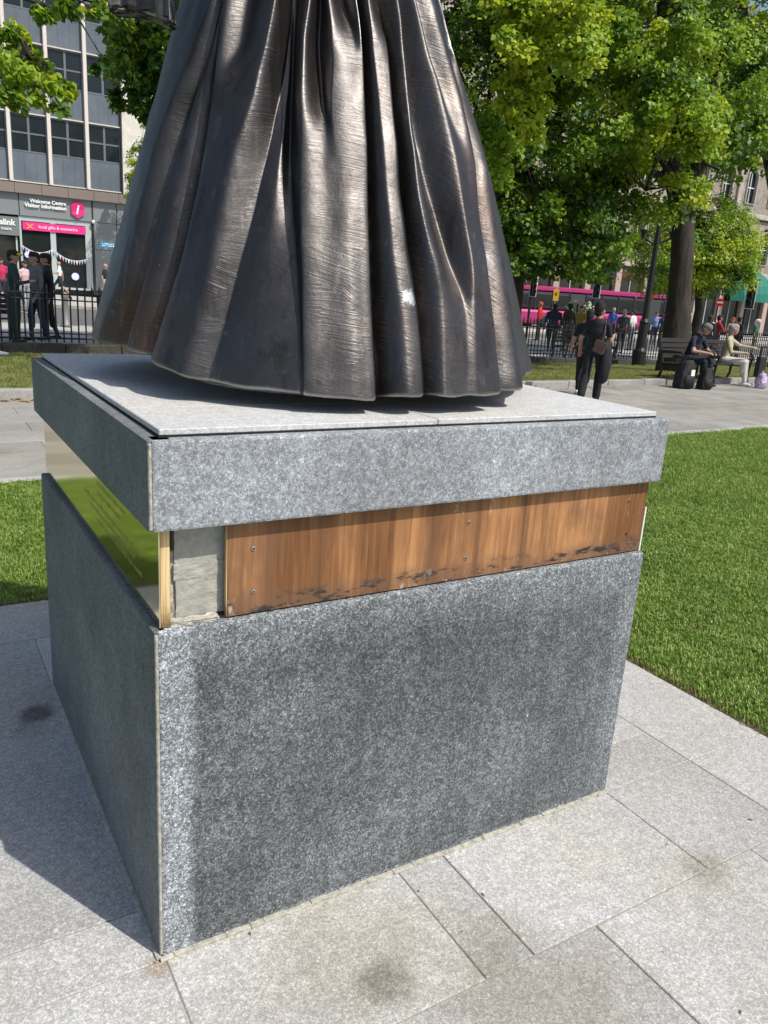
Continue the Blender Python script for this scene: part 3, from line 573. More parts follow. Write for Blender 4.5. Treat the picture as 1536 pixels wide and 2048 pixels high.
# upper body, above the picture: bodice, arms, neck and head
b = MB(); prof = [(2.78, .20, .16), (2.84, .165, .125), (2.95, .175, .135), (3.10, .215, .155), (3.22, .235, .15), (3.30, .215, .13), (3.35, .12, .10), (3.40, .065, .065), (3.47, .062, .066), (3.52, .085, .10), (3.60, .10, .122), (3.68, .098, .118), (3.75, .075, .09), (3.785, .03, .035)]
n = 32; v = []; f = []
for z, a, c in prof:
    for k in range(n): q = 2*math.pi*k/n; v.append(loc2(-.085+a*math.cos(q), c*math.sin(q), z))
for k0 in range(len(prof)-1):
    for k in range(n): f.append((k0*n+k, k0*n+(k+1) % n, (k0+1)*n+(k+1) % n, (k0+1)*n+k))
f.append(tuple((len(prof)-1)*n+k for k in range(n))); b.add(v, f); b.build('upper_body', m_bronze, st, smooth=True)
MB().tube([loc2(-.28, 0, 3.24), loc2(-.40, -.02, 2.95), loc2(-.43, -.06, 2.78), loc2(-.45, -.12, 2.62), loc2(-.45, -.16, 2.50), loc2(-.455, -.19, 2.44)], [.075, .085, .075, .055, .04, .045], 14).build('arm', m_bronze, st, smooth=True)
MB().tube([loc2(.12, 0, 3.24), loc2(.24, -.02, 2.95), loc2(.27, -.05, 2.78), loc2(.29, -.02, 2.58), loc2(.285, .0, 2.46), loc2(.28, .02, 2.425), loc2(.275, .02, 2.40)], [.075, .085, .075, .062, .055, .045, .02], 14).build('arm', m_bronze, st, smooth=True)
MB().tube([loc2(-.20, -.05, 3.22), loc2(-.29, -.25, 2.97), loc2(-.35, -.41, 2.76), loc2(-.44, -.42, 2.62)], [.10, .17, .21, .14], 14).build('sleeve', m_bronze, st, smooth=True)  # wide tube above the view, added to cast shade on the held bundle
# bundle held out at the left
b = MB(); p = [atD(*q) for q in ((222, 27, 2.30), (262, 31, 2.30), (305, 38, 2.28), (349, 56, 2.26))]
top = [np.array(q)+np.array([0, 0, .13]) for q in p]; fr = [np.array([nh[0], nh[1], 0])*d for d in (-.03, .035)]
v = [q+fr[0] for q in p]+[q+fr[0]*1.1 for q in top]+[q+fr[1] for q in p]+[q+fr[1] for q in top]
f = []
for k in range(3): f += [(k, k+1, 5+k, 4+k), (8+k, 12+k, 13+k, 9+k), (k, 8+k, 9+k, k+1), (4+k, 5+k, 13+k, 12+k)]
f += [(0, 4, 12, 8), (3, 11, 15, 7)]; b.add(v, f); me = b.mesh('held_bundle', m_bronze, bevel=.012, seg=2)
bm = bmesh.new(); bm.from_mesh(me); bmesh.ops.subdivide_edges(bm, edges=bm.edges, cuts=2, use_grid_fill=True); r = random.Random(3)
for q in bm.verts: q.co += Vector((r.uniform(-.004, .004), r.uniform(-.004, .004), r.uniform(-.004, .004)))
bm.to_mesh(me); bm.free(); link('held_bundle', me, st)
# ---------------------------------------------------------------- railings on a low wall
m_iron = flat('black_iron', (.012, .013, .014), .45, 0, .3); m_wallst = granite('wall_stone', (.035, .033, .028), (.13, .12, .10), 30, (.3, .7), seed=50, rough=.9, bumpd=.01, big=.4)
wall = thing('low_wall', 'low dark stone wall carrying the black iron railings', 'wall', (-3, fence_y(-3), fence_z(-3)))
fn = thing('railings', 'long black iron railings with spear tips on a low stone wall', 'railing', (-3, fence_y(-3), fence_z(-3)+.17))
x = -4.0; R = random.Random(6)
while x < 34:
    x1 = x+R.uniform(.9, 1.2); p = [(x+.006, 0), (x1-.006, 0)]; z0 = min(fence_z(x), fence_z(x1))
    q = [(x+.006, fence_y(x)-.14), (x1-.006, fence_y(x1)-.14), (x1-.006, fence_y(x1)+.14), (x+.006, fence_y(x)+.14)]
    MB().prism(q, z0-.10, (fence_z(x)+fence_z(x1))/2+.17, 'xy').build('wall_stone', m_wallst, wall, bevel=.015); x = x1
pk = MB(); pk.tube([(0, 0, .02), (0, 0, .98)], .0155, 6); pk.tube([(0, 0, .965), (0, 0, .995), (0, 0, 1.015), (0, 0, 1.10)], [.012, .022, .019, .002], 6); pkm = pk.mesh('picket', m_iron)
x = -3.9
while x < 33.5:
    o = link('picket', pkm, fn); o.location = o.location + Vector((x, fence_y(x), fence_z(x)+.165)); x += .135
X = np.arange(-4, 34.1, 1.0)
for zz, hw in ((.905, .013), (.80, .013), (.10, .016), (.19, .012)):
    b = MB()
    b.tube([(x, fence_y(x)-.002, fence_z(x)+.165+zz) for x in X], hw, 4); b.build('rail', m_iron, fn)
# ---------------------------------------------------------------- office block on the far side of the street
YB = 47.0
m_cream = granite('cream_stone', (.60, .57, .49), (.80, .76, .68), 3, (.3, .7), seed=60, rough=.9, big=.12); m_fin = flat('stone_fin', (.66, .60, .53), .8)
t = NT('slate_panel'); n = t.noise(14, 6, .7); m_span = t.fin(t.mix(t.mrange(t.noise(.9, 4), .35, .65), t.ramp(n, [(.3, (.07, .09, .112)), (.7, (.12, .145, .175))]), t.ramp(n, [(.3, (.095, .115, .14)), (.7, (.155, .18, .21))])), .75)
m_frame = flat('window_frame_grey', (.13, .15, .17), .5); t = NT('window_glass'); m_glass = t.fin(t.mix(t.noise(.6, 4, .6), (.004, .007, .010), (.022, .030, .034)), .08, 0, spec=.3)
m_gp = [flat('grey_panel_%d' % i, (.205*k, .222*k, .225*k), .55, .0, .06, .5) for i, k in enumerate((1, .93, 1.06))]; m_brown = flat('brown_fascia', (.20, .165, .145), .6, 0, .1, 1)
m_sill = flat('pale_sill', (.62, .59, .50), .7); m_dkp = flat('dark_panel', (.03, .032, .035), .5)
ob = thing('office_block', 'grey panelled office block with pale stone fins above a visitor centre shop', 'building', (5, YB, 0))
boxo('wall', (-5, 19, YB+.35, YB+12, 0, 26), m_dkp, ob)
boxo('stone_wall', (11.28, 19, YB-.05, YB+.34, 5.1, 26), m_cream, ob)
boxo('end_wall', (19.01, 19.3, YB-.06, YB+12.1, 0, 26), m_cream, ob)
FX = [-3.95, -2.05, -.15, 1.75, 3.65, 5.55, 7.50, 9.42]
for x in FX: boxo('fin', (x-.09, x+.09, YB-.22, YB+.34, 5.62, 26), m_fin, ob, bevel=.01)
boxo('fin', (11.20, 11.275, YB-.16, YB+.34, 5.62, 26), m_dkp, ob)
paneM = {}
def paneo(parent, x0, x1, z0, z1, y, mat, name='pane', th=.02):
    k = (round(x1-x0, 3), round(z1-z0, 3), mat.name, th)
    if k not in paneM: paneM[k] = MB().box(-(x1-x0)/2, (x1-x0)/2, 0, th, -(z1-z0)/2, (z1-z0)/2).mesh(name, mat)
    o = link(name, paneM[k], parent); o.location = o.location + Vector(((x0+x1)/2, y, (z0+z1)/2)); return o
edges = FX+[11.29]; rg = random.Random(8)
for fl in range(5):
    zs = 5.63+fl*3.34
    for a, c in zip(edges[:-1], edges[1:]):
        a += .09; c -= .09; n3 = 3
        for k in range(n3):
            xa, xc = a+(c-a)*k/n3, a+(c-a)*(k+1)/n3; paneo(ob, xa+.004, xc-.004, zs+.06, zs+1.48, YB, m_span, 'spandrel_panel', .06)
        boxo('sill', (a, c, YB-.09, YB+.1, zs, zs+.055), m_sill, ob) if fl != 9 else 0
        zw0, zw1 = zs+1.50, zs+3.34; b = MB(); xm = (a+c)/2; zm = zw0+.92; y0, y1 = YB+.02, YB+.10
        for q in ((a, c, zw0, zw0+.075), (a, c, zw1-.07, zw1), (a, a+.06, zw0+.075, zw1-.07), (c-.06, c, zw0+.075, zw1-.07), (xm-.055, xm+.055, zw0+.075, zw1-.07), (a+.06, xm-.055, zm-.04, zm+.04), (xm+.055, c-.06, zm-.04, zm+.04)): b.box(q[0], q[1], y0, y1, q[2], q[3])
        wf = b.build('window', m_frame, ob)
        for xa, xc in ((a+.06, xm-.055), (xm+.055, c-.06)):
            for za, zc in ((zw0+.075, zm-.04), (zm+.04, zw1-.07)): o = paneo(wf, xa, xc, za, zc, YB+.05, m_glass)
for a, c in zip(np.arange(-5, 19, 1.33)[:-1], np.arange(-5, 19, 1.33)[1:]): boxo('brown_panel', (a+.01, c-.01, YB-.36, YB+.34, 5.06, 5.56), m_brown, ob)
# shop front
for xa, xc in ((-5, -1.1), (-1.08, 2.3), (2.32, 5.83), (5.85, 9.53), (9.55, 10.85), (10.87, 12.6), (12.62, 15.5), (15.52, 19)): boxo('fascia_panel', (xa+.012, xc-.012, YB-.12, YB+.2, 3.96, 5.05), m_gp[rg.randrange(3)], ob)
for xa, xc in ((9.62, 10.85), (10.87, 12.6), (12.62, 15.5), (15.52, 19)):
    for za, zc in ((.30, 2.50), (2.52, 3.94)): boxo('wall_panel', (xa+.012, xc-.012, YB-.10, YB+.2, za, zc), m_gp[rg.randrange(3)], ob)
boxo('plinth_course', (9.5, 19, YB-.14, YB+.3, 0.03, .29), m_dkp, ob)
boxo('downpipe', (9.53, 9.61, YB-.14, YB-.06, .3, 5.04), m_dkp, ob)
m_alu = flat('pale_aluminium', (.42, .47, .45), .45, .0, .1); t = NT('shop_glass'); m_shop = t.fin(t.mix(t.noise(.45, 4, .6), (.003, .005, .006), (.028, .036, .036)), .06, 0, spec=.6)
sw = boxo('shop_window', (5.80, 9.50, YB-.04, YB+.3, .25, .36), m_alu, ob)
for xa, xc in ((5.80, 5.90), (7.34, 7.62), (9.16, 9.50)): boxo('mullion', (xa, xc, YB-.045, YB+.1, .36, 3.86), m_alu, sw)
boxo('transom', (5.80, 9.50, YB-.04, YB+.1, 3.70, 3.94), m_alu, sw)
for xa, xc in ((5.90, 7.34), (7.62, 9.16)): boxo('pane', (xa, xc, YB+.03, YB+.05, .36, 3.70), m_shop, sw)
ent = boxo('entrance', (-5, 5.78, YB+.1, YB+.3, .03, 2.85), m_shop, ob)
for xx in (1.0, 2.6, 3.6, 4.6, 5.6): boxo('door_post', (xx, xx+.08, YB+.04, YB+.09, .03, 2.85), m_alu, ent)
# signs
m_sign = flat('sign_white', (.82, .82, .80), .5, 0, .03); m_pink = flat('sign_pink', (.72, .03, .22), .5, 0, .06); m_pink2 = flat('sign_pink_dark', (.60, .015, .15), .5, 0, .06); m_ticket = flat('ticket_board', (.16, .18, .175), .5, 0, .05)
def text(name, s, x0, x1, z0, y, mat, parent, h=None, extr=.02, shear=0, target_h=None):
    cu = bpy.data.curves.new(name, 'FONT'); cu.body = s; cu.extrude = extr; cu.shear = shear; cu.resolution_u = 3; cu.offset = .03
    o = bpy.data.objects.new(name, cu); COL.objects.link(o); bpy.context.view_layer.update()
    me = bpy.data.meshes.new_from_object(o.evaluated_get(bpy.context.evaluated_depsgraph_get())); bpy.data.objects.remove(o)
    V = np.array([v.co[:] for v in me.vertices]); k = (x1-x0)/np.ptp(V[:, 0]); kz = k if target_h is None else target_h/np.ptp(V[:, 1])
    N = np.stack([x0+(V[:, 0]-V[:, 0].min())*k, y-V[:, 2]*.6, z0+V[:, 1]*kz], -1); me.vertices.foreach_set('co', N.astype(np.float32).ravel()); me.materials.clear(); me.materials.append(mat); me.update()
    return link(name, me, parent)
sg = thing('shop_sign', 'white raised lettering reading Welcome Centre Visitor Information on grey fascia', 'sign', (7, YB-.12, 4.3))
text('lettering', 'Welcome Centre', 6.36, 8.19, 4.66, YB-.20, m_sign, sg); text('lettering', 'Visitor Information', 6.10, 8.19, 4.42, YB-.20, m_sign, sg)
hx = thing('hexagon_sign', 'pink hexagonal information sign with a white letter i', 'sign', (8.78, YB-.12, 4.5))
hp = [(8.78+.50*.78*math.sin(math.radians(60*k)), 4.51+.45*math.cos(math.radians(60*k))) for k in range(6)]
MB().prism(hp, YB-.22, YB-.12).build('board', m_pink, hx)
MB().prism([hp[0], hp[1], (hp[1][0], 4.56), (hp[5][0], 4.40), hp[5]], YB-.224, YB-.221).build('shade_panel', m_pink2, hx)
text('letter', 'i', 8.68, 8.86, 4.29, YB-.25, m_sign, hx, shear=.25, target_h=.46)
bn = thing('shop_banner', 'pink banner reading local gifts & souvenirs over the shop window', 'banner', (7.5, YB-.05, 3.2))
boxo('cloth', (5.96, 9.18, YB-.11, YB-.09, 3.24, 3.66), m_pink, bn); text('lettering', 'local gifts & souvenirs', 6.75, 8.75, 3.38, YB-.118, flat('sign_pale_pink', (.80, .50, .58), .6), bn)
text('motif', 'x', 6.10, 6.55, 3.32, YB-.118, flat('motif_orange', (.75, .22, .12), .6), bn, target_h=.26)
tk = thing('ticket_sign', 'dark grey ticket office sign with white lettering ending slink', 'sign', (4.5, YB-.1, 2.9))
boxo('board', (2.4, 5.78, YB-.10, YB+.05, 2.90, 3.84), m_ticket, tk); text('lettering', 'slink', 4.86, 5.62, 3.42, YB-.13, m_sign, tk); text('lettering', 'TICKETS', 4.88, 5.40, 3.16, YB-.13, m_sign, tk)
cc = thing('security_camera', 'small dome camera on the downpipe beside the shop window', 'camera', (9.57, YB-.14, 3.98)); MB().lathe([(.02, .16), (.09, .14), (.09, .05), (.07, 0), (.02, -.03)], 12, (9.57, YB-.24, 3.9)).build('dome', m_sign, cc); boxo('bracket', (9.55, 9.59, YB-.22, YB-.14, 4.0, 4.04), m_dkp, cc)
# bunting
cols = [flat('bunting_pink', (.62, .30, .42), .8), flat('bunting_blue', (.25, .50, .62), .8), flat('bunting_white', (.70, .66, .70), .8)]
for (x0, z0, x1, z1, sag, lab) in ((5.86, 2.45, 7.42, 2.35, .28, 'string of pink and blue pennants across the left shop pane'), (7.42, 2.35, 9.15, 1.95, .30, 'string of pink and blue pennants across the right shop pane')):
    bt = thing('bunting', lab, 'bunting', (x0, YB-.1, z0)); P = [(x0+(x1-x0)*s, YB-.14, z0+(z1-z0)*s-sag*4*s*(1-s)) for s in np.linspace(0, 1, 13)]
    MB().tube(P, .012, 4).build('string', m_sign, bt)
    for k in range(12):
        a, c = np.array(P[k]), np.array(P[k+1]); mid = (a+c)/2-np.array([0, 0, .23])
        MB().add([a+[.012, -.004, 0], c-[.012, .004, 0], mid+[0, -.02, 0], a+[.012, .004, 0], c+[-.012, .004, 0], mid], [(0, 1, 2), (5, 4, 3), (0, 3, 4, 1), (1, 4, 5, 2), (2, 5, 3, 0)]).build('pennant', cols[k % 3], bt)
# lit displays inside the shop window
for k, (x, z, r_, c) in enumerate(((6.15, 1.98, .17, (.35, .40, .9)), (8.55, .98, .2, (.40, .38, .85)))):
    o = MB().tube([(x, YB-.02, z), (x, YB-.035, z)], r_, 16).build('window_roundel', flat('roundel_%d' % k, c, .4, emit=.9)); tag(o, ['round lilac lit roundel in the left shop pane', 'round violet lit roundel in the right shop pane'][k], 'roundel')
    boxo('panel', (x-r_*.55, x+r_*.5, YB-.045, YB-.037, z-r_*.1, z+r_*.5), flat('roundel_white', (.85, .85, .95), .4, emit=.9), o)
# finger-post sign and bollard
fp = thing('finger_post', 'blue finger post sign on a grey pole by the office wall', 'sign', (10.25, 41.5, .03)); q = onY(225, 495, 41.5)
MB().tube([(q[0]+.35, 41.5, .03), (q[0]+.35, 41.5, 3.0)], .045, 10).build('pole', m_alu, fp); boxo('board', (q[0]-.62, q[0]+.30, 41.47, 41.50, q[2]-.03, q[2]+.24), flat('sign_blue', (.03, .20, .36), .5), fp)
r = random.Random(1)
for zz in (.12, .03):
    for k in range(7): boxo('marking', (q[0]-.5+k*.1, q[0]-.5+k*.1+r.uniform(.03, .08), 41.455, 41.4695, q[2]+zz, q[2]+zz+.05), m_sign, fp)
p = gp(132, 652); bo = thing('bollard', 'grey metal bollard on the near pavement behind the railings', 'bollard', (p[0], p[1], 0))
MB().lathe([(.15, 0), (.14, .08), (.105, .12), (.085, .75), (.10, .78), (.10, .84), (.07, .90), (.02, .92)], 14, (p[0], p[1], float(G(p[0], p[1])))).build('post', flat('bollard_grey', (.22, .22, .21), .5, .3), bo, smooth=True)
MB().tube([(p[0]+.09, p[1], .76), (p[0]+.15, p[1], .76), (p[0]+.16, p[1], .70)], .035, 8).build('ring', m_iron, bo)
# ---------------------------------------------------------------- sandstone building behind the trees
YR = 47.0; m_sand = granite('sandstone', (.27, .235, .19), (.47, .41, .345), 4, (.3, .7), seed=70, rough=.9, big=.3); m_sand2 = granite('sandstone_trim', (.40, .355, .30), (.58, .53, .46), 5, (.3, .7), seed=71, rough=.9)
sb = thing('sandstone_building', 'long weathered sandstone building with arched windows and shops behind the trees', 'building', (40, YR, -.7))
boxo('wall', (24, 118, YR+.5, YR+14, -.8, 25), flat('inner_dark', (.02, .02, .02), .9), sb)
m_cap = granite('roof_slate', (.06, .065, .075), (.13, .135, .15), 3, (.3, .7), seed=72)
MB().prism([(YR, 25.0), (YR+7, 29), (YR+14, 25.0)], 24, 118, 'yz').build('roof', m_cap, sb)
bw = 3.4; nb = 27
boxo('gable_wall', (23.5, 23.99, YR-.1, YR+14.1, -.8, 25), m_sand, sb)
boxo('string_course', (24, 118, YR-.35, YR+.5, 4.45, 4.95), m_sand2, sb, bevel=.05)
for z in (9.6, 14.3, 18.9, 24.3): boxo('string_course', (24, 118, YR-.28, YR+.5, z, z+.42), m_sand2, sb, bevel=.05)
b1 = MB()
def archpoly(w_, h_, n=8): return [(-w_/2, 0), (w_/2, 0), (w_/2, h_-w_/2)]+[(w_/2*math.cos(math.pi*k/n), h_-w_/2+w_/2*math.sin(math.pi*k/n)) for k in range(1, n)]+[(-w_/2, h_-w_/2)]
frM = MB()
po = archpoly(1.5, 3.0); pi_ = archpoly(1.26, 2.82)
v = [(a, -.12, z) for a, z in po]+[(a, -.12, z+.06) for a, z in pi_]+[(a, .25, z) for a, z in po]+[(a, .25, z+.06) for a, z in pi_]; n = len(po)
frM.add(v, [(k, (k+1) % n, n+(k+1) % n, n+k) for k in range(n)]+[(k, 2*n+k, 2*n+(k+1) % n, (k+1) % n) for k in range(n)]+[(n+k, n+(k+1) % n, 3*n+(k+1) % n, 3*n+k) for k in range(n)])
arch_frame = frM.mesh('window', m_sand2); arch_glass = MB().prism([(a, z+.06) for a, z in pi_], .18, .2).mesh('pane', m_glass)
bar = MB(); bar.box(-.03, .03, .12, .17, .06, 2.8); bar.box(-.62, .62, .12, .17, 1.35, 1.42); bar_m = bar.mesh('glazing_bar', m_sign)
pr = MB(); pr.box(-bw/2, -.75, 0, .5, 0, 4.2); pr.box(.75, bw/2, 0, .5, 0, 4.2); pr.box(-.75, .75, 0, .5, 0, .7); pr.box(-.75, .75, 0, .5, 3.7, 4.2)
n = 8
for k in range(n):   # spandrels over the arch
    a0, a1 = math.pi*k/n, math.pi*(k+1)/n; x0, x1 = .75*math.cos(a0), .75*math.cos(a1); z0, z1 = 2.95+.75*math.sin(a0), 2.95+.75*math.sin(a1)
    pr.prism([(x0, z0), (x0, 3.7), (x1, 3.7), (x1, z1)], 0, .5)
bay_m = pr.mesh('bay_wall', m_sand); pil_m = MB().box(-.28, .28, -.22, 0, 0, 4.2).mesh('pilaster', m_sand2, bevel=.03)
for fl in range(4):
    z = (4.95, 10.02, 14.72, 19.32)[fl]
    for k in range(nb):
        x = 24+bw*(k+.5)
        o = link('bay_wall', bay_m, sb); o.location = o.location+Vector((x, YR, z))
        if fl < 3: o.scale = (1, 1, 1.08)
        else: o.scale = (1, 1, 1.18)
        if k % 2 == 0: o = link('pilaster', pil_m, sb); o.location = o.location+Vector((x-bw/2, YR, z)); o.scale = (1, 1, 1.08)
        wf = link('window', arch_frame, sb); wf.location = wf.location+Vector((x, YR, z+.75)); link('pane', arch_glass, wf, (0, 0, 0)); link('glazing_bar', bar_m, wf, (0, 0, 0))
m_gl2 = m_shop; m_pil = flat('pink_granite_pillar', (.42, .31, .255), .6)
for k in range(nb):
    x = 24+bw*(k+.5); boxo('pillar', (x-bw/2-.32, x-bw/2+.32, YR-.2, YR+.4, -.75, 4.44), m_pil, sb, bevel=.03); s_ = boxo('shop_window', (x-bw/2+.32, x+bw/2-.32, YR+.15, YR+.2, -.6, 3.5), m_gl2, sb)
    boxo('mullion', (x-.04, x+.04, YR+.09, YR+.149, -.6, 3.5), m_alu, s_); boxo('shop_fascia', (x-bw/2+.33, x+bw/2-.33, YR-.05, YR+.2, 3.52, 4.4), flat('fascia_%d' % (k % 4), ((.10, .03, .03), (.03, .07, .06), (.12, .12, .11), (.03, .04, .10))[k % 4], .5), sb)
# green domed awning
aw = atD(1480, 590, 78); aw[1] = YR; rr_ = ray(1484, 590); tq = (YR-CAM[1])/rr_[1]; ax_ = CAM[0]+rr_[0]*tq
am = flat('awning_green', (.012, .16, .115), .6, 0, .1, 1); an = thing('awning', 'green domed canvas awning over a shop entrance in the sandstone building', 'awning', (ax_, YR, 2.2))
for k in range(8):
    b = MB(); a0, a1 = -2.9+5.8*k/8, -2.9+5.8*(k+1)/8
    v = []
    for X in (a0+.01, a1-.01):
        s = math.sqrt(max(.02, 1-(X/3.05)**2))
        for q in range(7): a = math.pi/2*q/6; v.append((ax_+X, YR-.25-2.2*s*math.cos(a), 2.35+2.9*s*math.sin(a)))
        for q in range(7): a = math.pi/2*q/6; v.append((ax_+X, YR-.22-2.12*s*math.cos(a), 2.35+2.82*s*math.sin(a)))
    f = [(q, q+1, 14+q+1, 14+q) for q in range(6)]+[(7+q, 21+q, 21+q+1, 7+q+1) for q in range(6)]; b.add(v, f); b.build('canvas', am, an)
MB().tube([(ax_-2.8, YR-1.0, 2.38), (ax_, YR-2.3, 2.38), (ax_+2.8, YR-1.0, 2.38)], .03, 6).build('frame', m_iron, an)
# ---------------------------------------------------------------- trees
def leaf_cloud(rg, cen, rad, nper, size, tones, ccen, droop=.25, hexa=False):
    """cen (k,3) clump centres, rad (k,), tones (k,) -> leaf polygons"""
    k = len(cen); n = nper*k; ci = np.repeat(np.arange(k), nper)
    d = rg.normal(size=(n, 3)); d /= np.linalg.norm(d, axis=1, keepdims=True); d *= (rg.random((n, 1))**.55)
    off = d*rad[ci][:, None]*np.array([1.0, 1.0, .62]); hr = np.hypot(off[:, 0], off[:, 1]); off[:, 2] -= droop*hr*hr/np.maximum(rad[ci], .1)*2
    P = cen[ci]+off
    out = P-ccen; out /= np.linalg.norm(out, axis=1, keepdims=True)+1e-9
    nn = np.array([0, 0, .75])+.55*out+.55*rg.normal(size=(n, 3)); nn /= np.linalg.norm(nn, axis=1, keepdims=True)
    tp = np.array([0, 0, -.7])+.5*out+.6*rg.normal(size=(n, 3)); tp -= nn*(tp*nn).sum(1, keepdims=True); tp /= np.linalg.norm(tp, axis=1, keepdims=True)+1e-9
    sd_ = np.cross(nn, tp); L = size*rg.uniform(.42, 1.28, (n, 1)); Wd = L*.46
    if hexa: V = np.stack([P, P+tp*L*.12+sd_*Wd*.75+nn*L*.05, P+tp*L*.5+sd_*Wd+nn*L*.08, P+tp*L, P+tp*L*.5-sd_*Wd+nn*L*.08, P+tp*L*.12-sd_*Wd*.75+nn*L*.05], 1)
    else: V = np.stack([P, P+tp*L*.38+sd_*Wd+nn*L*.08, P+tp*L, P+tp*L*.38-sd_*Wd+nn*L*.08], 1)
    tn = tones[ci].copy(); fl = rg.random(n); tn = np.where(fl < .12, 3, np.where(fl > .93, 1, tn))
    return V.reshape(-1, 3), tn, V.shape[1]
def tree(label, base, trunk, limbs, ells, nclump, nper, size, weights, seed, sprays=(), crad=(.35, .75), hexa=False, cat='tree', group=None, name='tree'):
    """trunk: [(pt,r)]; limbs: list of [(pt,r)]; ells: [(centre,(rx,ry,rz),share)]; sprays: [(centre,r,tone)]"""
    rg = np.random.default_rng(seed); t = thing(name, label, cat, base, group)
    MB().tube([p for p, r in trunk], [r for p, r in trunk], 12).build('trunk', m_bark, t, smooth=True)
    for lb in limbs: MB().tube([p for p, r in lb], [r for p, r in lb], 7).build('limb', m_bark, t, smooth=True)
    cen = []; rad = []; tone = []
    for c, rr, share in ells:
        k = int(nclump*share); d = rg.normal(size=(k, 3)); d /= np.linalg.norm(d, axis=1, keepdims=True); d *= (rg.random((k, 1))**.42)
        cen.append(np.array(c)+d*np.array(rr)); rad.append(rg.uniform(*crad, k)); tone.append(rg.choice(4, k, p=weights))
    for c, r_, tn in sprays: cen.append(np.array([c])); rad.append(np.array([r_])); tone.append(np.array([tn]))
    cen = np.concatenate(cen); rad = np.concatenate(rad); tone = np.concatenate(tone)
    cc = np.array(ells[0][0]) if ells else cen.mean(0)
    V, tn, np_ = leaf_cloud(rg, cen, rad, nper, size, tone, cc, hexa=hexa)
    o = link('crown', me_np('crown', V, np_, m_leaf, tn), t); o['kind'] = 'stuff'
    # twigs inside the crown from the limbs to the clumps
    ends = [lb[-1][0] for lb in limbs] + [lb[len(lb)//2][0] for lb in limbs] + [trunk[-1][0], trunk[len(trunk)//2][0]]; E = np.array(ends); b = MB()
    for c in cen[::3]:
        e = E[np.argmin(((E-c)**2).sum(1))]; mid = (e+c)/2+np.array([0, 0, .12]); b.tube([e, mid, c], [.025, .015, .006], 4, cap=False)
    o = b.build('twigs', m_bark, t); o['kind'] = 'stuff'
    return t
def A(u, v, Dd): return atD(u, v, Dd)
def limbs_to(root_pts, targets, r0=.09):
    L = []
    for k, tg in enumerate(targets):
        s = np.array(root_pts[k % len(root_pts)]); e = np.array(tg); mid = s*.5+e*.5+np.array([0, 0, .35]); L.append([(s, r0), (mid, r0*.6), (e, r0*.25)])
    return L
# lime tree by the bench
D1 = 21.5; b0 = A(1352, 712, D1); b0[2] = float(far_lawn_z(b0[0], .6))
tk1 = [(b0-np.array([0, 0, .1]), .48), (A(1352, 690, D1), .37), (A(1357, 606, D1), .29), (A(1364, 520, D1), .27), (A(1366, 442, D1), .26), (A(1352, 370, D1), .24), (A(1338, 300, D1), .21), (A(1330, 150, D1), .20), (A(1325, -100, D1), .12), (A(1325, -300, D1), .06)]
lt = [A(1180, 160, 19.5), A(1250, 60, 18.5), A(1440, 130, 20), A(1400, 250, 19), A(1180, 330, 20.5), A(1420, 20, 22), A(1120, 60, 21.5), A(1290, -150, 19), A(1440, 340, 21), A(1290, 380, 19.5), A(1200, 480, 22.5)]
lb1 = limbs_to([tk1[5][0], tk1[6][0], tk1[7][0], tk1[8][0]], lt); lb1.append([(tk1[4][0], .26), (A(1395, 340, 21.6), .20), (A(1420, 200, 21.8), .14), (A(1440, 40, 22), .08)])
sp = []
rs_ = np.random.default_rng(77)
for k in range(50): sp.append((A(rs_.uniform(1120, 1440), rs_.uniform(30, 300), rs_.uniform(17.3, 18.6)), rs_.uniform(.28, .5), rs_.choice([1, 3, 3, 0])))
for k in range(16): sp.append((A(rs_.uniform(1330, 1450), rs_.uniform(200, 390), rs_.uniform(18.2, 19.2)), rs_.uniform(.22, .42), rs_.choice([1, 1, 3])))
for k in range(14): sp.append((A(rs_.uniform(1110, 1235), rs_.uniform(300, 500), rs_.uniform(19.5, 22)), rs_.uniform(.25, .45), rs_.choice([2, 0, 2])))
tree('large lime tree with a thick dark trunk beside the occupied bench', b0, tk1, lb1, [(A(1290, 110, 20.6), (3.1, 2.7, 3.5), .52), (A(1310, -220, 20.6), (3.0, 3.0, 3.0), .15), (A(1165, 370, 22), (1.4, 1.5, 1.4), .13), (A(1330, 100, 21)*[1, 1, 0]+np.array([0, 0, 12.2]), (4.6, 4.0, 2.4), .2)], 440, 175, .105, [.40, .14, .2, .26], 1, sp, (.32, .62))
# tree half hidden by the skirt on the right
D2 = 19.0; b0 = A(1012, 716, D2); b0[2] = float(far_lawn_z(b0[0], .5))
tk2 = [(b0-np.array([0, 0, .1]), .36), (A(1018, 640, D2), .27), (A(1036, 480, D2), .23), (A(1048, 340, D2), .23), (A(1040, 150, D2), .18), (A(1030, -100, D2), .12), (A(1030, -300, D2), .06)]
lb2 = limbs_to([tk2[2][0], tk2[3][0], tk2[4][0], tk2[5][0]], [A(940, 330, 18.2), A(1080, 440, 18), A(980, 150, 17.5), A(1100, 120, 18), A(900, 100, 19), A(1000, -80, 17.5), A(1120, 380, 19), A(930, 500, 19.5), A(960, 540, 18), A(1100, 530, 20)])
sp = []
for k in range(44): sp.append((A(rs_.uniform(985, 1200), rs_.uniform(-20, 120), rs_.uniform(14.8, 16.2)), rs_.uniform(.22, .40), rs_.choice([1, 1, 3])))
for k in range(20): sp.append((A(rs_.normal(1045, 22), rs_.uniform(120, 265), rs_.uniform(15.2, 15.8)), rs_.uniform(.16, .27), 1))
for k in range(12): sp.append((A(rs_.normal(1000, 15), rs_.uniform(260, 360), rs_.uniform(16, 16.6)), rs_.uniform(.18, .3), 3))
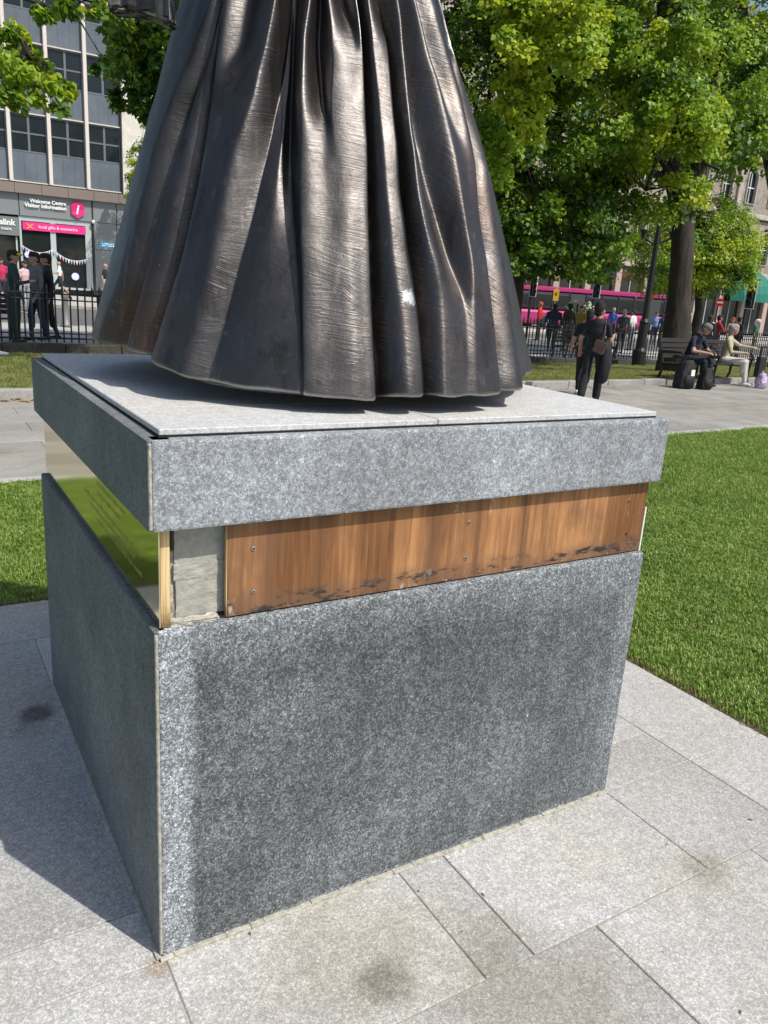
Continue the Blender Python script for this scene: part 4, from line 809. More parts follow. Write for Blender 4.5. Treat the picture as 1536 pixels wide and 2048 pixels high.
for k in range(90): sp.append((A(rs_.uniform(930, 1240), rs_.uniform(380, 545), rs_.uniform(17, 20.5)), rs_.uniform(.25, .45), rs_.choice([2, 0, 2])))
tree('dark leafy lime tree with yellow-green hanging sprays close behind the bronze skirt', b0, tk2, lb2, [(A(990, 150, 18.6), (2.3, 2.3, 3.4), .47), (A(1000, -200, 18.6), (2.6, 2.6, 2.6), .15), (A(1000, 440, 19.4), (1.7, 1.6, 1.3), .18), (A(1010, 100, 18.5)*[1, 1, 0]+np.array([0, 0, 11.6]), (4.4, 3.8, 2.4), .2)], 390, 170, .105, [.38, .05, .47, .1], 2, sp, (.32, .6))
# tree at upper right, farther back
D3 = 31; b0 = ground_at(1592, D3); tk3 = [(b0-np.array([0, 0, .1]), .5)]+[(A(u, v, D3), r_) for u, v, r_ in ((1585, 600, .36), (1560, 400, .30), (1522, 200, .26), (1486, 60, .22), (1470, -120, .14), (1465, -260, .07))]+[(A(1484, v, D3), r_) for v, r_ in ()]
lb3 = limbs_to([tk3[3][0], tk3[4][0]], [A(1430, -30, 30), A(1540, 120, 30), A(1500, 260, 29), A(1400, 180, 31), A(1580, 30, 30), A(1560, 300, 31)]); lb3.append([(tk3[3][0], .2), (A(1440, 60, 31), .15), (A(1428, -60, 31), .10)])
sp = [(A(rs_.uniform(1440, 1560), rs_.uniform(90, 330), rs_.uniform(27, 29)), rs_.uniform(.3, .55), rs_.choice([0, 2, 3, 2])) for k in range(36)]
tree('tall tree with a bare dark trunk above the no entry sign', b0, tk3, lb3, [(A(1520, 190, 30.5), (2.5, 2.3, 2.7), .7), (A(1560, -100, 31), (2.6, 2.4, 2.6), .3)], 190, 150, .13, [.42, .06, .42, .1], 3, sp, (.4, .75))
# slight yellowish tree over the street
D4 = 28.5; b0 = ground_at(1395, D4); tk4 = [(b0-np.array([0, 0, .1]), .16)]+[(A(1397, v, D4), r_) for v, r_ in ((620, .12), (540, .10), (440, .07), (360, .03))]
sp = [(A(rs_.uniform(1400, 1512), 470+.25*(rs_.uniform(0, 400)), rs_.uniform(27.5, 29)), rs_.uniform(.22, .4), rs_.choice([1, 0, 3])) for k in range(46)]
tree('slight young tree with yellowish fine foliage beyond the railings', b0, tk4, limbs_to([tk4[2][0], tk4[3][0]], [A(1300, 500, 28.5), A(1480, 560, 28), A(1480, 430, 28.5), A(1330, 420, 28)], .05), [(A(1375, 480, D4), (2.9, 1.9, 1.75), 1.0)], 300, 130, .08, [.4, .30, .15, .15], 4, sp, (.28, .5))
# tree behind the statue, showing at its left
D0 = 16.5; b0 = A(500, 700, D0); b0[2] = float(far_lawn_z(b0[0], .6)); tk0 = [(b0-np.array([0, 0, .1]), .5)]+[(A(500, v, D0), r_) for v, r_ in ((640, .38), (400, .3), (200, .26), (0, .2), (-250, .1))]
sp = [(A(rs_.uniform(235, 345), rs_.uniform(20, 150), rs_.uniform(14.5, 16)), rs_.uniform(.22, .4), rs_.choice([2, 2, 0])) for k in range(30)]+[(A(rs_.normal(300, 26), rs_.uniform(140, 215), rs_.uniform(15, 16)), rs_.uniform(.13, .24), 2) for k in range(16)]+[(A(u, v, 15.5), .15, 2) for u, v in ((238, 205), (232, 185), (305, 235), (298, 225), (345, 20), (355, 30))]
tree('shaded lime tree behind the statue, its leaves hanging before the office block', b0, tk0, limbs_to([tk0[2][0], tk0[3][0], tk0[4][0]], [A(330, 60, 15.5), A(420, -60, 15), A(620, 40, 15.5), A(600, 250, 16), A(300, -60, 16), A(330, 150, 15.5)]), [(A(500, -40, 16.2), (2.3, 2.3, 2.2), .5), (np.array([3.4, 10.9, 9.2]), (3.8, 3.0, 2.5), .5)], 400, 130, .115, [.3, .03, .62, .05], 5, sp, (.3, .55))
# tree standing left of the picture, its branch tips reach in
b0 = np.array([-3.4, 10.6, .09]); tkL = [(b0-np.array([0, 0, .1]), .45), (b0+np.array([.05, 0, 2]), .33), (b0+np.array([.1, .1, 4.5]), .27), (b0+np.array([.0, .2, 7.5]), .17), (b0+np.array([0, .2, 10.5]), .06)]
sp = []
for u, v, r_, n in ((20, 60, .16, 5), (60, 110, .18, 8), (20, 130, .2, 8), (95, 150, .15, 6), (130, 175, .1, 4), (40, 165, .17, 7), (15, 185, .13, 5), (115, 215, .07, 2), (80, 205, .07, 2), (75, 20, .13, 4), (140, 8, .12, 5), (185, 5, .1, 3), (225, 20, .08, 3), (195, 118, .06, 2)):
    for k in range(n): sp.append((A(rs_.normal(u, 14), rs_.normal(v, 10), rs_.uniform(10.6, 11.8)), r_*rs_.uniform(.8, 1.2), rs_.choice([0, 3, 3, 1] if v > 30 and u < 170 else [0, 2])))
tree('tree at the path edge reaching a sunlit branch in front of the office block', b0, tkL, limbs_to([tkL[2][0], tkL[2][0], tkL[3][0]], [A(60, 120, 11.2), A(120, 20, 11.3), b0+np.array([-2, -1, 7]), b0+np.array([-2, 1.5, 6]), b0+np.array([.5, 2.2, 8]), b0+np.array([.5, -1.8, 8])], .08), [(b0+np.array([-.9, .4, 7.4]), (2.6, 2.8, 3.0), 1.0)], 120, 62, .088, [.4, .1, .35, .15], 6, sp, (.35, .6), True)
# shrub by the office block corner
p = onY(262, 352, 44); sp = [(onY(rs_.normal(264, 6), rs_.uniform(315, 395), rs_.uniform(43.5, 44.5)), .28, rs_.choice([0, 1, 3])) for k in range(16)]
q = np.array([p[0]+.4, 44, 0.03]); tree('thin street tree with light green leaves at the office block corner', q, [(q, .09), (q+np.array([0, 0, 3]), .07), (q+np.array([-.1, 0, 6.5]), .04)], [[(q+np.array([0, 0, 4]), .04), (onY(264, 350, 44), .02)]], [(q+np.array([.7, 0, 7]), (1.1, 1.1, 2.0), 1.0)], 40, 90, .11, [.5, .15, .2, .15], 7, sp, (.25, .45))
# ---------------------------------------------------------------- people (one continuous surface each)
def surfnet(f, org, h):
    s = f < 0; nx, ny, nz = f.shape
    c = np.zeros((nx-1, ny-1, nz-1, 3)); cnt = np.zeros((nx-1, ny-1, nz-1))
    offs = [(0, 0, 0), (1, 0, 0), (0, 1, 0), (1, 1, 0), (0, 0, 1), (1, 0, 1), (0, 1, 1), (1, 1, 1)]
    def sub(o): return tuple(slice(o[i], o[i]+f.shape[i]-1) for i in range(3))
    for a in range(8):
        for ax in range(3):
            o = offs[a]
            if o[ax]: continue
            o2 = tuple(1 if i == ax else o[i] for i in range(3)); fa_, fb_ = f[sub(o)], f[sub(o2)]; x = (fa_ < 0) != (fb_ < 0)
            t = np.where(x, fa_/(fa_-fb_+1e-12), 0); p = np.stack([np.where(x, o[i]+(t if i == ax else 0), 0) for i in range(3)], -1); c += p; cnt += x
    m = cnt > 0; vid = -np.ones(m.shape, int); vid[m] = np.arange(m.sum()); ii = np.argwhere(m)
    V = org+h*(ii+c[m]/cnt[m][:, None]); Q = []
    for ax in range(3):
        b, d = [(1, 2), (2, 0), (0, 1)][ax]; sl0 = [slice(1, -1)]*3; sl1 = [slice(1, -1)]*3; sl0[ax] = slice(0, -1); sl1[ax] = slice(1, None)
        x = s[tuple(sl0)] != s[tuple(sl1)]; idx = np.argwhere(x); g0 = idx.copy()
        for i in range(3):
            if i != ax: g0[:, i] += 1
        inside = s[tuple(g0.T)]
        def cell(db, dd): g = g0.copy(); g[:, b] -= db; g[:, d] -= dd; return vid[tuple(g.T)]
        q = np.stack([cell(1, 1), cell(0, 1), cell(0, 0), cell(1, 0)], 1); q[~inside] = q[~inside][:, ::-1]; Q.append(q)
    return V, np.concatenate(Q)
def sdf_mesh(name, prims, h, k=.022):
    A_ = np.array([p[0] for p in prims], float); B_ = np.array([p[1] for p in prims], float); r_ = max(max(p[2], p[3]) for p in prims)
    lo = np.minimum(A_.min(0), B_.min(0))-r_*1.3-.03; hi = np.maximum(A_.max(0), B_.max(0))+r_*1.3+.03
    n = np.ceil((hi-lo)/h).astype(int)+1; gx = [lo[i]+h*np.arange(n[i]) for i in range(3)]; P = np.stack(np.meshgrid(*gx, indexing='ij'), -1).astype(np.float32)
    def dist(P, p):
        a, b, ra, rb, mt, sc = p; a = np.array(a, float); b = np.array(b, float); sc = np.array(sc); md = (a+b)/2
        q = (P-md)/sc; a2, b2 = (a-md)/sc, (b-md)/sc; ba = b2-a2; pa = q-a2; t = np.clip((pa@ba)/(ba@ba+1e-9), 0, 1)
        return (np.linalg.norm(pa-t[..., None]*ba, axis=-1)-(ra+(rb-ra)*t))*sc.min()
    F = None
    for p in prims:
        d = dist(P, p)
        if F is None: F = d
        else: hh = np.clip(.5+.5*(F-d)/k, 0, 1); F = F*(1-hh)+d*hh-k*hh*(1-hh)
    V, Q = surfnet(F, lo, h)
    C = V[Q].mean(1); ds = np.stack([dist(C, p)+(.004 if p[4] == 0 else 0) for p in prims], 1); mi = np.array([p[4] for p in prims])[ds.argmin(1)]
    return V, Q, mi
ONE = (1, 1, 1)
def hand(prims, w, d, side, up=(0, 0, 1), s=1.0, curl=.5):
    """palm from wrist w along d with five bent fingers"""
    w = np.array(w, float); d = np.array(d, float); d /= np.linalg.norm(d); up = np.array(up, float); x = np.cross(d, up); x /= np.linalg.norm(x); n = np.cross(x, d)
    pm = w+d*.075*s; prims.append((w, pm, .026*s, .032*s, 0, ONE))
    for i, (o, L) in enumerate(((-.026, .06), (-.009, .07), (.009, .066), (.025, .052))):
        a = pm+x*o*s+d*.012*s; m_ = a+d*L*.55*s-n*L*.25*curl*s; e = m_+d*L*.35*s-n*L*.6*curl*s; prims.append((a, m_, .0095*s, .0088*s, 0, ONE)); prims.append((m_, e, .0088*s, .0075*s, 0, ONE))
    a = w+d*.03*s-x*side*.026*s; m_ = a+d*.03*s-x*side*.024*s-n*.01*s; prims.append((a, m_, .012*s, .0105*s, 0, ONE)); prims.append((m_, m_+d*.028*s-n*.012*s, .0105*s, .0085*s, 0, ONE))
def person_prims(pose='stand', stride=.0, sleeves='short', armL=None, armR=None, lean=.0, hair='short', shorts=False, headturn=0., nod=0., wide=1.0, fingers=False, dress=False, cap=False, wideleg=0.):
    p = []; lz = lean
    if pose == 'sit':
        hip = .47; off = lambda z: (0, -lean*(z-hip), z)
        pel = np.array([0, 0, hip+.06]); 
    else: hip = .93; pel = np.array([0, 0, .95])
    sh = pel+np.array([0, lean*.5, .47]); ch = pel+np.array([0, lean*.3, .30]); neck = sh+np.array([0, lean*.06, .05]); hd = neck+np.array([0, .02+lean*.2+nod*.06, .14-nod*.03])
    w = wide
    p.append((pel+[-.06*w, 0, -.02], pel+[.06*w, 0, -.02], .115*w, .115*w, 2, (1, .82, 1)))
    p.append((pel+[0, 0, .06], ch, .125*w, .145*w, 1, (1.05, .72, 1))); p.append((ch, sh+[0, -.01, -.04], .145*w, .12*w, 1, (1.12, .70, 1)))
    p.append((sh+[-.13*w, -.005, -.03], sh+[.13*w, -.005, -.03], .062, .062, 1, ONE)); p.append((sh+[0, 0, -.03], neck+[0, 0, .05], .058, .052, 0, ONE))
    # head: skull, jaw, nose, ears, hair
    c_, s_ = math.cos(headturn), math.sin(headturn); fw = np.array([-s_, c_*(1-.3*abs(nod)), -.55*nod]); fw /= np.linalg.norm(fw); rt = np.array([c_, s_, 0]); up = np.cross(rt, fw)
    p.append((hd-fw*.018+up*.02, hd+fw*.015+up*.02, .085, .078, 0, ONE)); p.append((hd+fw*.035-up*.055, hd+fw*.02+up*.0, .052, .066, 0, ONE)); p.append((hd+fw*.09-up*.02, hd+fw*.085+up*.02, .017, .010, 0, ONE))
    for q in (-1, 1): p.append((hd+rt*q*.079-up*.012, hd+rt*q*.081+up*.018, .014, .016, 0, ONE))
    if hair != 'bald':
        p.append((hd-fw*.035+up*.045, hd+fw*.02+up*.062, .088, .078, 4, ONE)); p.append((hd-fw*.055-up*.02, hd-fw*.04+up*.03, .066, .08, 4, ONE))
        if hair == 'long': p.append((hd-fw*.06-up*.02, hd-fw*.05-up*.17, .075, .06, 4, ONE))
        if hair == 'bun': p.append((hd-fw*.05+up*.13, hd-fw*.02+up*.15, .068, .06, 4, ONE)); p.append((hd-fw*.03+up*.08, hd+fw*.03+up*.10, .085, .07, 4, ONE))
    if cap: p.append((hd+fw*.06+up*.06, hd+fw*.14+up*.05, .05, .04, 5, (1, 1, .5)))
    # legs
    for q in (-1, 1):
        hx = q*.095*w; st = stride*q
        if pose == 'sit':
            kn = np.array([q*.12, .44, hip+.045]); an = np.array([q*.11+.0, .50+stride*.2*q, .09]); a = np.array([hx, .05, hip+.05])
        else: a = np.array([hx, 0, .90]); kn = np.array([q*.10, .10*abs(st)+st*.22, .50]); an = np.array([q*.09, st*.42-.05*abs(st), .09+(.08*abs(st) if st < 0 else 0)])
        p.append((a, kn, .088*w, .064*w, 2, ONE)); p.append((kn, an+[0, 0, .02], (.060+wideleg), .042+wideleg*1.4, 0 if shorts else 2, ONE)); p.append((kn+[0, -.02, -.05], kn+[0, -.02, -.2], .058, .054, 0 if shorts else 2, ONE))
        p.append((an+[0, -.05, -.045], an+[0, .13, -.055], .040, .036, 3, (1, 1, .85)))
    if dress: p.append((pel, pel+[0, 0, -.62], .15, .24, 2, (1, .75, 1)))
    # arms
    for q, spec in ((-1, armL), (1, armR)):
        s0 = sh+np.array([q*.175*w, -.005, -.035])
        if spec is None: el = s0+[q*.05, -.03-.12*stride*q, -.28]; wr = el+[q*.01, .10-.12*stride*q, -.23]
        else: el = s0+np.array(spec[0]); wr = el+np.array(spec[1])
        ms = 1 if sleeves == 'long' else 0
        p.append((s0, s0+(el-s0)*.65, .056, .050, 1, ONE)); p.append((s0+(el-s0)*.6, el, .047, .042, ms, ONE)); p.append((el, wr, .042, .030, ms, ONE))
        if fingers: hand(p, wr, (wr-el), q, (0, .5, 1), 1.0)
        else: p.append((wr, wr+(wr-el)/np.linalg.norm(wr-el)*.12, .032, .024, 0, (1, 1, 1)))
    return p
_pm = {}
SKIN = [flat('skin_light', (.43, .25, .18), .6, 0, .08), flat('skin_tan', (.36, .20, .13), .6, 0, .08)]
def cloth(c): return flat('cloth_%02d_%02d_%02d' % tuple(int(x*99) for x in c), c, .85, 0, .2, 14)
def person(label, loc, heading, top, bottom, shoe=(.03, .03, .03), hairc=(.03, .022, .016), skin=0, Hs=1.0, h=.026, group=None, cat='person', extra=(.6, .45, .05), **kw):
    """heading: world angle of facing, measured from +X"""
    key = (h, repr(sorted(kw.items(), key=lambda t: t[0])))
    if key not in _pm: _pm[key] = sdf_mesh('body', person_prims(**kw), h, k=.02 if not kw.get('fingers') else .012)
    V, Q, mi = _pm[key]
    me = me_from('body', V, Q, [SKIN[skin], cloth(top), cloth(bottom), cloth(shoe), cloth(hairc), cloth(extra)], mi, True)
    o = link('person', me); o.location = tuple(map(float, loc)); o.rotation_euler = (0, 0, heading-math.pi/2); o.scale = (Hs,)*3
    return tag(o, label, cat, group)
def pg(u, D_): return ground_at(u, D_)
BK, NV = (.012, .013, .016), (.014, .018, .035)
# woman walking with a brown shoulder bag, and her companion just beyond
hd_ = math.atan2(.15, -1.0)
pw_ = gp(1176, 803); HW = math.radians(30)
P1 = person('woman in black seen from behind carrying a small brown shoulder bag', pw_, HW, BK, BK, BK, (.012, .010, .009), 1, .885, .014, stride=.45, hair='bun', fingers=True, headturn=-.5, armL=((-.09, -.03, -.27), (-.02, .10, -.20)), armR=((.06, .06, -.27), (-.02, .22, .06)), wide=1.04, wideleg=.022)
p2 = gp(1181, 797)+np.array([.15, .40, 0]); P2 = person('person in dark clothes and white shoes walking beyond the woman in black', p2, math.radians(40), BK, BK, (.55, .53, .5), (.02, .016, .012), 0, .835, .014, stride=-.5, fingers=True, hair='long', armL=((-.1, .05, -.27), (-.04, .18, -.12)), armR=((.10, .04, -.26), (.10, .18, -.14)))
# bag on its strap
def local(o, q): return o.matrix_basis @ Vector(q)
bpy.context.view_layer.update()
bg = thing('shoulder_bag', 'small brown leather shoulder bag hanging on the back of the woman in black', 'bag', local(P1, (.12, -.16, .98))); m_lea = flat('brown_leather', (.115, .065, .055), .5); 
M1 = P1.matrix_basis @ Matrix.Translation((.13, -.165, 1.03)) @ Matrix.Rotation(math.radians(18), 4, 'Y')
MB().box(-.105, .105, -.035, .035, -.14, .08, M1).build('bag_body', m_lea, bg, bevel=.02, seg=2); MB().box(-.108, .108, -.042, -.036, -.02, .083, M1).build('flap', m_lea, bg, bevel=.004)
MB().lathe([(.016, 0), (.016, .006), (.008, .01)], 10).build('clasp', m_sign, bg, loc=None).matrix_world = M1 @ Matrix.Translation((0, -.043, -.03)) @ Matrix.Rotation(math.pi/2, 4, 'X')
MB().tube([tuple(M1 @ Vector((0, 0, .08))), tuple(local(P1, (.17, -.12, 1.25))), tuple(local(P1, (.13, -.02, 1.475))), tuple(local(P1, (.0, .12, 1.3)))], .009, 6).build('strap', m_lea, bg)
o = MB().tube([tuple(local(P1, (.205, -.02, 1.13))), tuple(local(P1, (.23, -.02, .95))), tuple(local(P1, (.24, -.03, .70))), tuple(local(P1, (.22, -.03, .42))), tuple(local(P1, (.20, -.03, .36)))], [.05, .085, .11, .09, .04], 10, squash=.6).build('folded_coat', cloth(BK), smooth=True); tag(o, 'black coat hanging folded from the arm of the woman in black', 'coat')
# bench with a seated couple
bx0, bx1, by = 13.25, 15.65, 9.32
m_bw = flat('bench_slat', (.020, .018, .016), .6, 0, .3)
def bench(label, x0, x1, y, z, rz=0, group=None):
    t = thing('park_bench', label, 'bench', (x0, y, z), group)
    L = x1-x0
    for k in range(5): boxo('seat_slat', (x0+.02, x1-.02, y-.02+k*.095, y+.06+k*.095, z+.44-k*.006, z+.475-k*.006), m_bw, t, bevel=.006)
    for k in range(4): MB().box(x0+.02, x1-.02, -.018, .018, -.045, .045, Matrix.Translation((0, y+.50+k*.030, z+.57+k*.105)) @ Matrix.Rotation(-.25, 4, 'X')).build('back_slat', m_bw, t, bevel=.006)
    for xx in (x0+.05, (x0+x1)/2, x1-.05):
        b = MB(); b.tube([(xx, y-.02, z), (xx, y+.02, z+.25), (xx, y+.0, z+.43)], .028, 6); b.tube([(xx, y+.56, z), (xx, y+.46, z+.25), (xx, y+.46, z+.45), (xx, y+.54, z+.72), (xx, y+.62, z+.96)], .028, 6); b.tube([(xx, y, z+.42), (xx, y+.46, z+.40)], .025, 6)
        b.tube([(xx, y+.53, z+.67), (xx, y+.25, z+.68), (xx, y+.02, z+.68), (xx, y-.05, z+.62), (xx, y-.02, z+.53), (xx, y+.0, z+.43)], .024, 6); b.build('bench_frame', m_iron, t)
    return t
bench('dark slatted park bench at the kerb with two people seated on it', bx0, bx1, by, 0.0)
pm_ = (bx0+.62, by+.27, .02); M_ = person('grey-haired man in a dark printed t-shirt seated on the bench looking at his phone', pm_, math.radians(-82), NV, (.016, .018, .024), (.10, .06, .04), (.16, .15, .14), 0, .98, .014, pose='sit', fingers=True, lean=.30, nod=.85, hair='short', armL=((-.10, .10, -.25), (.16, .22, -.02)), armR=((.10, .10, -.25), (-.14, .22, -.02)), wide=1.08)
pf_ = (bx1-.62, by+.25, .02); F_ = person('silver-haired woman in a cream cardigan and pale trousers seated on the bench', pf_, math.radians(-62), (.42, .36, .25), (.50, .46, .42), (.50, .47, .43), (.27, .26, .25), 0, .97, .014, pose='sit', fingers=True, sleeves='long', lean=.10, hair='short', headturn=.35, armL=((-.16, .18, -.12), (-.02, .26, -.02)), armR=((.08, .10, -.25), (-.08, .24, .0)))
bpy.context.view_layer.update()
ph = MB().box(-.04, .04, -.005, .005, -.075, .075, M_.matrix_basis @ Matrix.Translation((.02, .54, .735)) @ Matrix.Rotation(.9, 4, 'X')).build('phone', flat('phone_black', (.02, .02, .02), .3)); tag(ph, 'dark phone held by the seated man', 'phone')
pr_ = MB()
for k in range(5): pr_.box(-.10+k*.042, -.07+k*.042, .108, .112, .0, .03+.01*(k % 2), M_.matrix_basis @ Matrix.Translation((0, .075, .79)) @ Matrix.Rotation(-.5, 4, 'X'))
pr_.build('shirt_print', flat('print_yellow', (.42, .32, .06), .8), M_).matrix_world = Matrix.Identity(4)
gl = MB().box(-.075, .075, .068, .09, -.012, .018, F_.matrix_basis @ Matrix.Translation((0, .045, 1.205)) @ Matrix.Rotation(.35, 4, 'Z')).build('sunglasses', flat('sunglass_dark', (.015, .015, .015), .2)); tag(gl, 'dark sunglasses worn by the woman in the cream cardigan', 'sunglasses')
def pack(label, x, y, c, s=1.0, name='backpack'):
    t = thing(name, label, 'bag', (x, y, 0)); b = MB(); n = 12
    me = MB().box(-.16, .16, -.11, .11, .004, .45).mesh('bag_body', c, bevel=.06, seg=3); bm = bmesh.new(); bm.from_mesh(me); bmesh.ops.subdivide_edges(bm, edges=bm.edges, cuts=1, use_grid_fill=True); rr = random.Random(int(x*100))
    for q in bm.verts:
        k = 1-.35*max(0, q.co.z-.2)/.25; lean = .06*q.co.z; q.co = Vector((x+s*(q.co.x*k+lean+rr.uniform(-.008, .008)), y+s*(q.co.y*k+rr.uniform(-.008, .008)), max(.003, s*(q.co.z+rr.uniform(-.006, .006)))))
    bm.to_mesh(me); bm.free(); link('bag_body', me, t)
    b3 = MB(); b3.lathe([(.01, .04), (.11, .05), (.12, .16), (.08, .23), (.01, .25)], n); b4 = MB(); b4.add([(x+p_[0]*s, y-.10*s+p_[1]*s*.5, p_[2]*s) for p_ in b3.v], b3.f); b4.build('pocket', c, t, smooth=True)
    MB().tube([(x-.05*s, y, .46*s), (x, y, .53*s), (x+.05*s, y, .46*s)], .012, 6).build('handle', c, t); return t
bc = flat('bag_black', (.014, .014, .015), .7)
t_ = pack('large black rucksack with a white patch at the end of the bench', 13.10, 9.02, bc, 1.25); boxo('patch', (13.06, 13.16, 8.83, 8.845, .27, .39), m_sign, t_)
pack('smaller black backpack by the feet of the seated man', 13.52, 8.84, bc, .95)
t = NT('lilac_floral'); m_lil = t.fin(t.ramp(t.noise(22, 4, .7), [(.38, (.20, .10, .24)), (.5, (.42, .30, .48)), (.62, (.70, .62, .72))]), .7); pack('lilac patterned bag at the feet of the woman in cream', 15.42, 8.86, m_lil, .72, 'tote_bag')
tr = thing('walking_trolley', 'black folding trolley beside the woman in cream', 'trolley', (15.55, 9.02, 0)); 
for dx in (-.12, .12): MB().tube([(15.55+dx, 9.0, .08), (15.58+dx, 9.02, .5), (15.62+dx, 9.05, .86)], .014, 6).build('tube', m_iron, tr); MB().lathe([(.02, -.02), (.075, -.02), (.075, .02), (.02, .02)], 14).build('wheel', m_iron, tr).matrix_world = Matrix.Translation((15.55+dx, 8.98, .08)) @ Matrix.Rotation(math.pi/2, 4, 'Y')
MB().tube([(15.48, 9.05, .86), (15.76, 9.05, .86)], .018, 6).build('handle', m_iron, tr); boxo('bag', (15.44, 15.68, 8.98, 9.10, .22, .66), bc, tr, bevel=.03, seg=2)
# benches and people in the shade on the left
bench('black bench in the shade behind the railings near the standing men', .2, 1.75, 16.6, 0.0); bench('black bench behind the railings partly hidden by the bronze skirt', 3.45, 5.1, 16.6, 0.0)
for u, lab in ((1235, 'black bench behind the railings between the lamp post and the crowd'), (1300, 'black bench behind the railings next to the lime tree trunk')):
    q = atD(u, 600, 25.5); bench(lab, q[0]-.9, q[0]+.9, fence_y(q[0])+1.0, fence_z(q[0]))
for (lab, u, Dd, hdg, top, bot, kw) in (
 ('man with a yellow cap and grey shoulder yoke in the shade behind the railings', 30, 18.0, -20, (.02, .05, .045), (.02, .035, .03), dict(sleeves='long', cap=True, armR=((.05, .1, -.26), (-.1, .2, .05)))),
 ('man in a grey sweatshirt and jeans in the shade behind the railings', 74, 18.6, 195, (.14, .14, .14), (.02, .03, .06), dict(sleeves='long', stride=.3, wide=1.05)),
 ('tall man in a navy hooded top in the shade behind the railings', 97, 19.0, 175, (.012, .014, .026), (.012, .014, .02), dict(sleeves='long', wide=1.1, stride=-.3))):
    q = pg(u, Dd); person(lab, q, math.radians(hdg), top, bot, hairc=(.02, .015, .01), Hs=1.04, h=.022, **kw)
person('bald man in a white t-shirt and dark shorts walking past the shop', gp(121, 592), math.radians(170), (.78, .78, .78), (.03, .03, .05), (.5, .5, .5), skin=0, Hs=1.0, h=.026, stride=.9, hair='bald', shorts=True, armL=((-.06, .1, -.26), (.02, .22, .02)))
person('bald man in a black t-shirt and grey trousers by the grey wall', gp(212, 603), math.radians(-30), (.02, .02, .025), (.30, .30, .32), (.5, .5, .5), skin=0, Hs=1.02, h=.026, hair='bald', stride=.3)
person('person in a bright pink top beyond the shaded bench', pg(6, 33), math.radians(-90), (.50, .03, .10), (.05, .05, .06), Hs=.98, h=.026, sleeves='long')
person('woman in pale pink behind the men in the shade', pg(52, 30), math.radians(-60), (.62, .42, .44), (.3, .3, .34), Hs=.95, h=.026, hair='long')
crowd = [
 ('man in a red jacket and red cap beyond the railings near the bus', 1083, 38, 120, (.50, .02, .02), (.03, .03, .04), dict(sleeves='long'), (.45, .10, .03)),
 ('broad man in navy standing behind the railings under the yellow sign', 1112, 30, 60, (.012, .016, .04), (.012, .015, .03), dict(sleeves='long', wide=1.35), (.02, .02, .02)),
 ('man in a brown jacket and jeans behind the railings by the white flowers', 1142, 31, 80, (.05, .035, .022), (.05, .08, .12), dict(sleeves='long', wide=1.1), (.02, .015, .01)),
 ('woman in a mustard top beyond the woman in black', 1166, 33, 200, (.25, .17, .03), (.04, .04, .05), dict(hair='long'), (.10, .05, .03)),
 ('person in a blue shirt standing by the bus', 1231, 42, 30, (.06, .10, .36), (.05, .05, .07), dict(sleeves='long'), (.30, .25, .20)),
 ('grey-haired person in a dark green coat behind the railings', 1253, 33, 60, (.025, .05, .05), (.03, .03, .03), dict(sleeves='long', hair='long', wide=1.1), (.28, .27, .22)),
 ('person in a white top in front of the bus', 1272, 36, 100, (.6, .6, .58), (.10, .11, .16), dict(), (.04, .03, .02)),
 ('man in a light blue shirt beyond the front of the bus', 1318, 44, -140, (.20, .28, .52), (.05, .06, .09), dict(sleeves='long'), (.06, .04, .03)),
 ('man in a dark jacket beyond the front of the bus', 1335, 42, -120, (.02, .04, .08), (.03, .03, .04), dict(sleeves='long'), (.03, .02, .02)),
 ('man with a dark patterned shirt behind the lime tree trunk', 1383, 26.5, 150, (.02, .02, .024), (.03, .03, .05), dict(wide=1.1, armR=((.06, .04, -.27), (-.05, .2, .02))), (.30, .26, .22)),
 ('woman in a white top beyond the railings under the no entry sign', 1430, 38, 60, (.62, .60, .58), (.3, .3, .32), dict(hair='long'), (.05, .03, .02)),
 ('man in a dark coat leaning by the railings', 1427, 33, 20, (.02, .022, .026), (.03, .03, .03), dict(sleeves='long', wide=1.15), (.03, .02, .02)),
 ('person in a red jacket beyond the railings under the traffic light', 1446, 33.5, -30, (.36, .02, .03), (.06, .05, .07), dict(sleeves='long', armR=((.06, .12, -.24), (-.02, .22, .06))), (.02, .015, .012)),
 ('red-haired woman in a tan top near the shop awning', 1473, 40, -100, (.30, .18, .10), (.45, .42, .40), dict(hair='long'), (.28, .09, .03)),
 ('person in a dark coat passing the pink granite pillar', 1487, 36, 0, (.02, .02, .02), (.02, .02, .02), dict(sleeves='long'), (.02, .02, .02)),
 ('person in a green top and white hat near the shop awning', 1524, 37, -60, (.03, .12, .08), (.12, .20, .16), dict(hair='long'), (.6, .58, .54))]
for lab, u, Dd, hdg, top, bot, kw, hc in crowd:
    person(lab, pg(u, Dd), math.radians(hdg), top, bot, hairc=hc, Hs=.96+.001*(u % 50), h=.028, **kw)
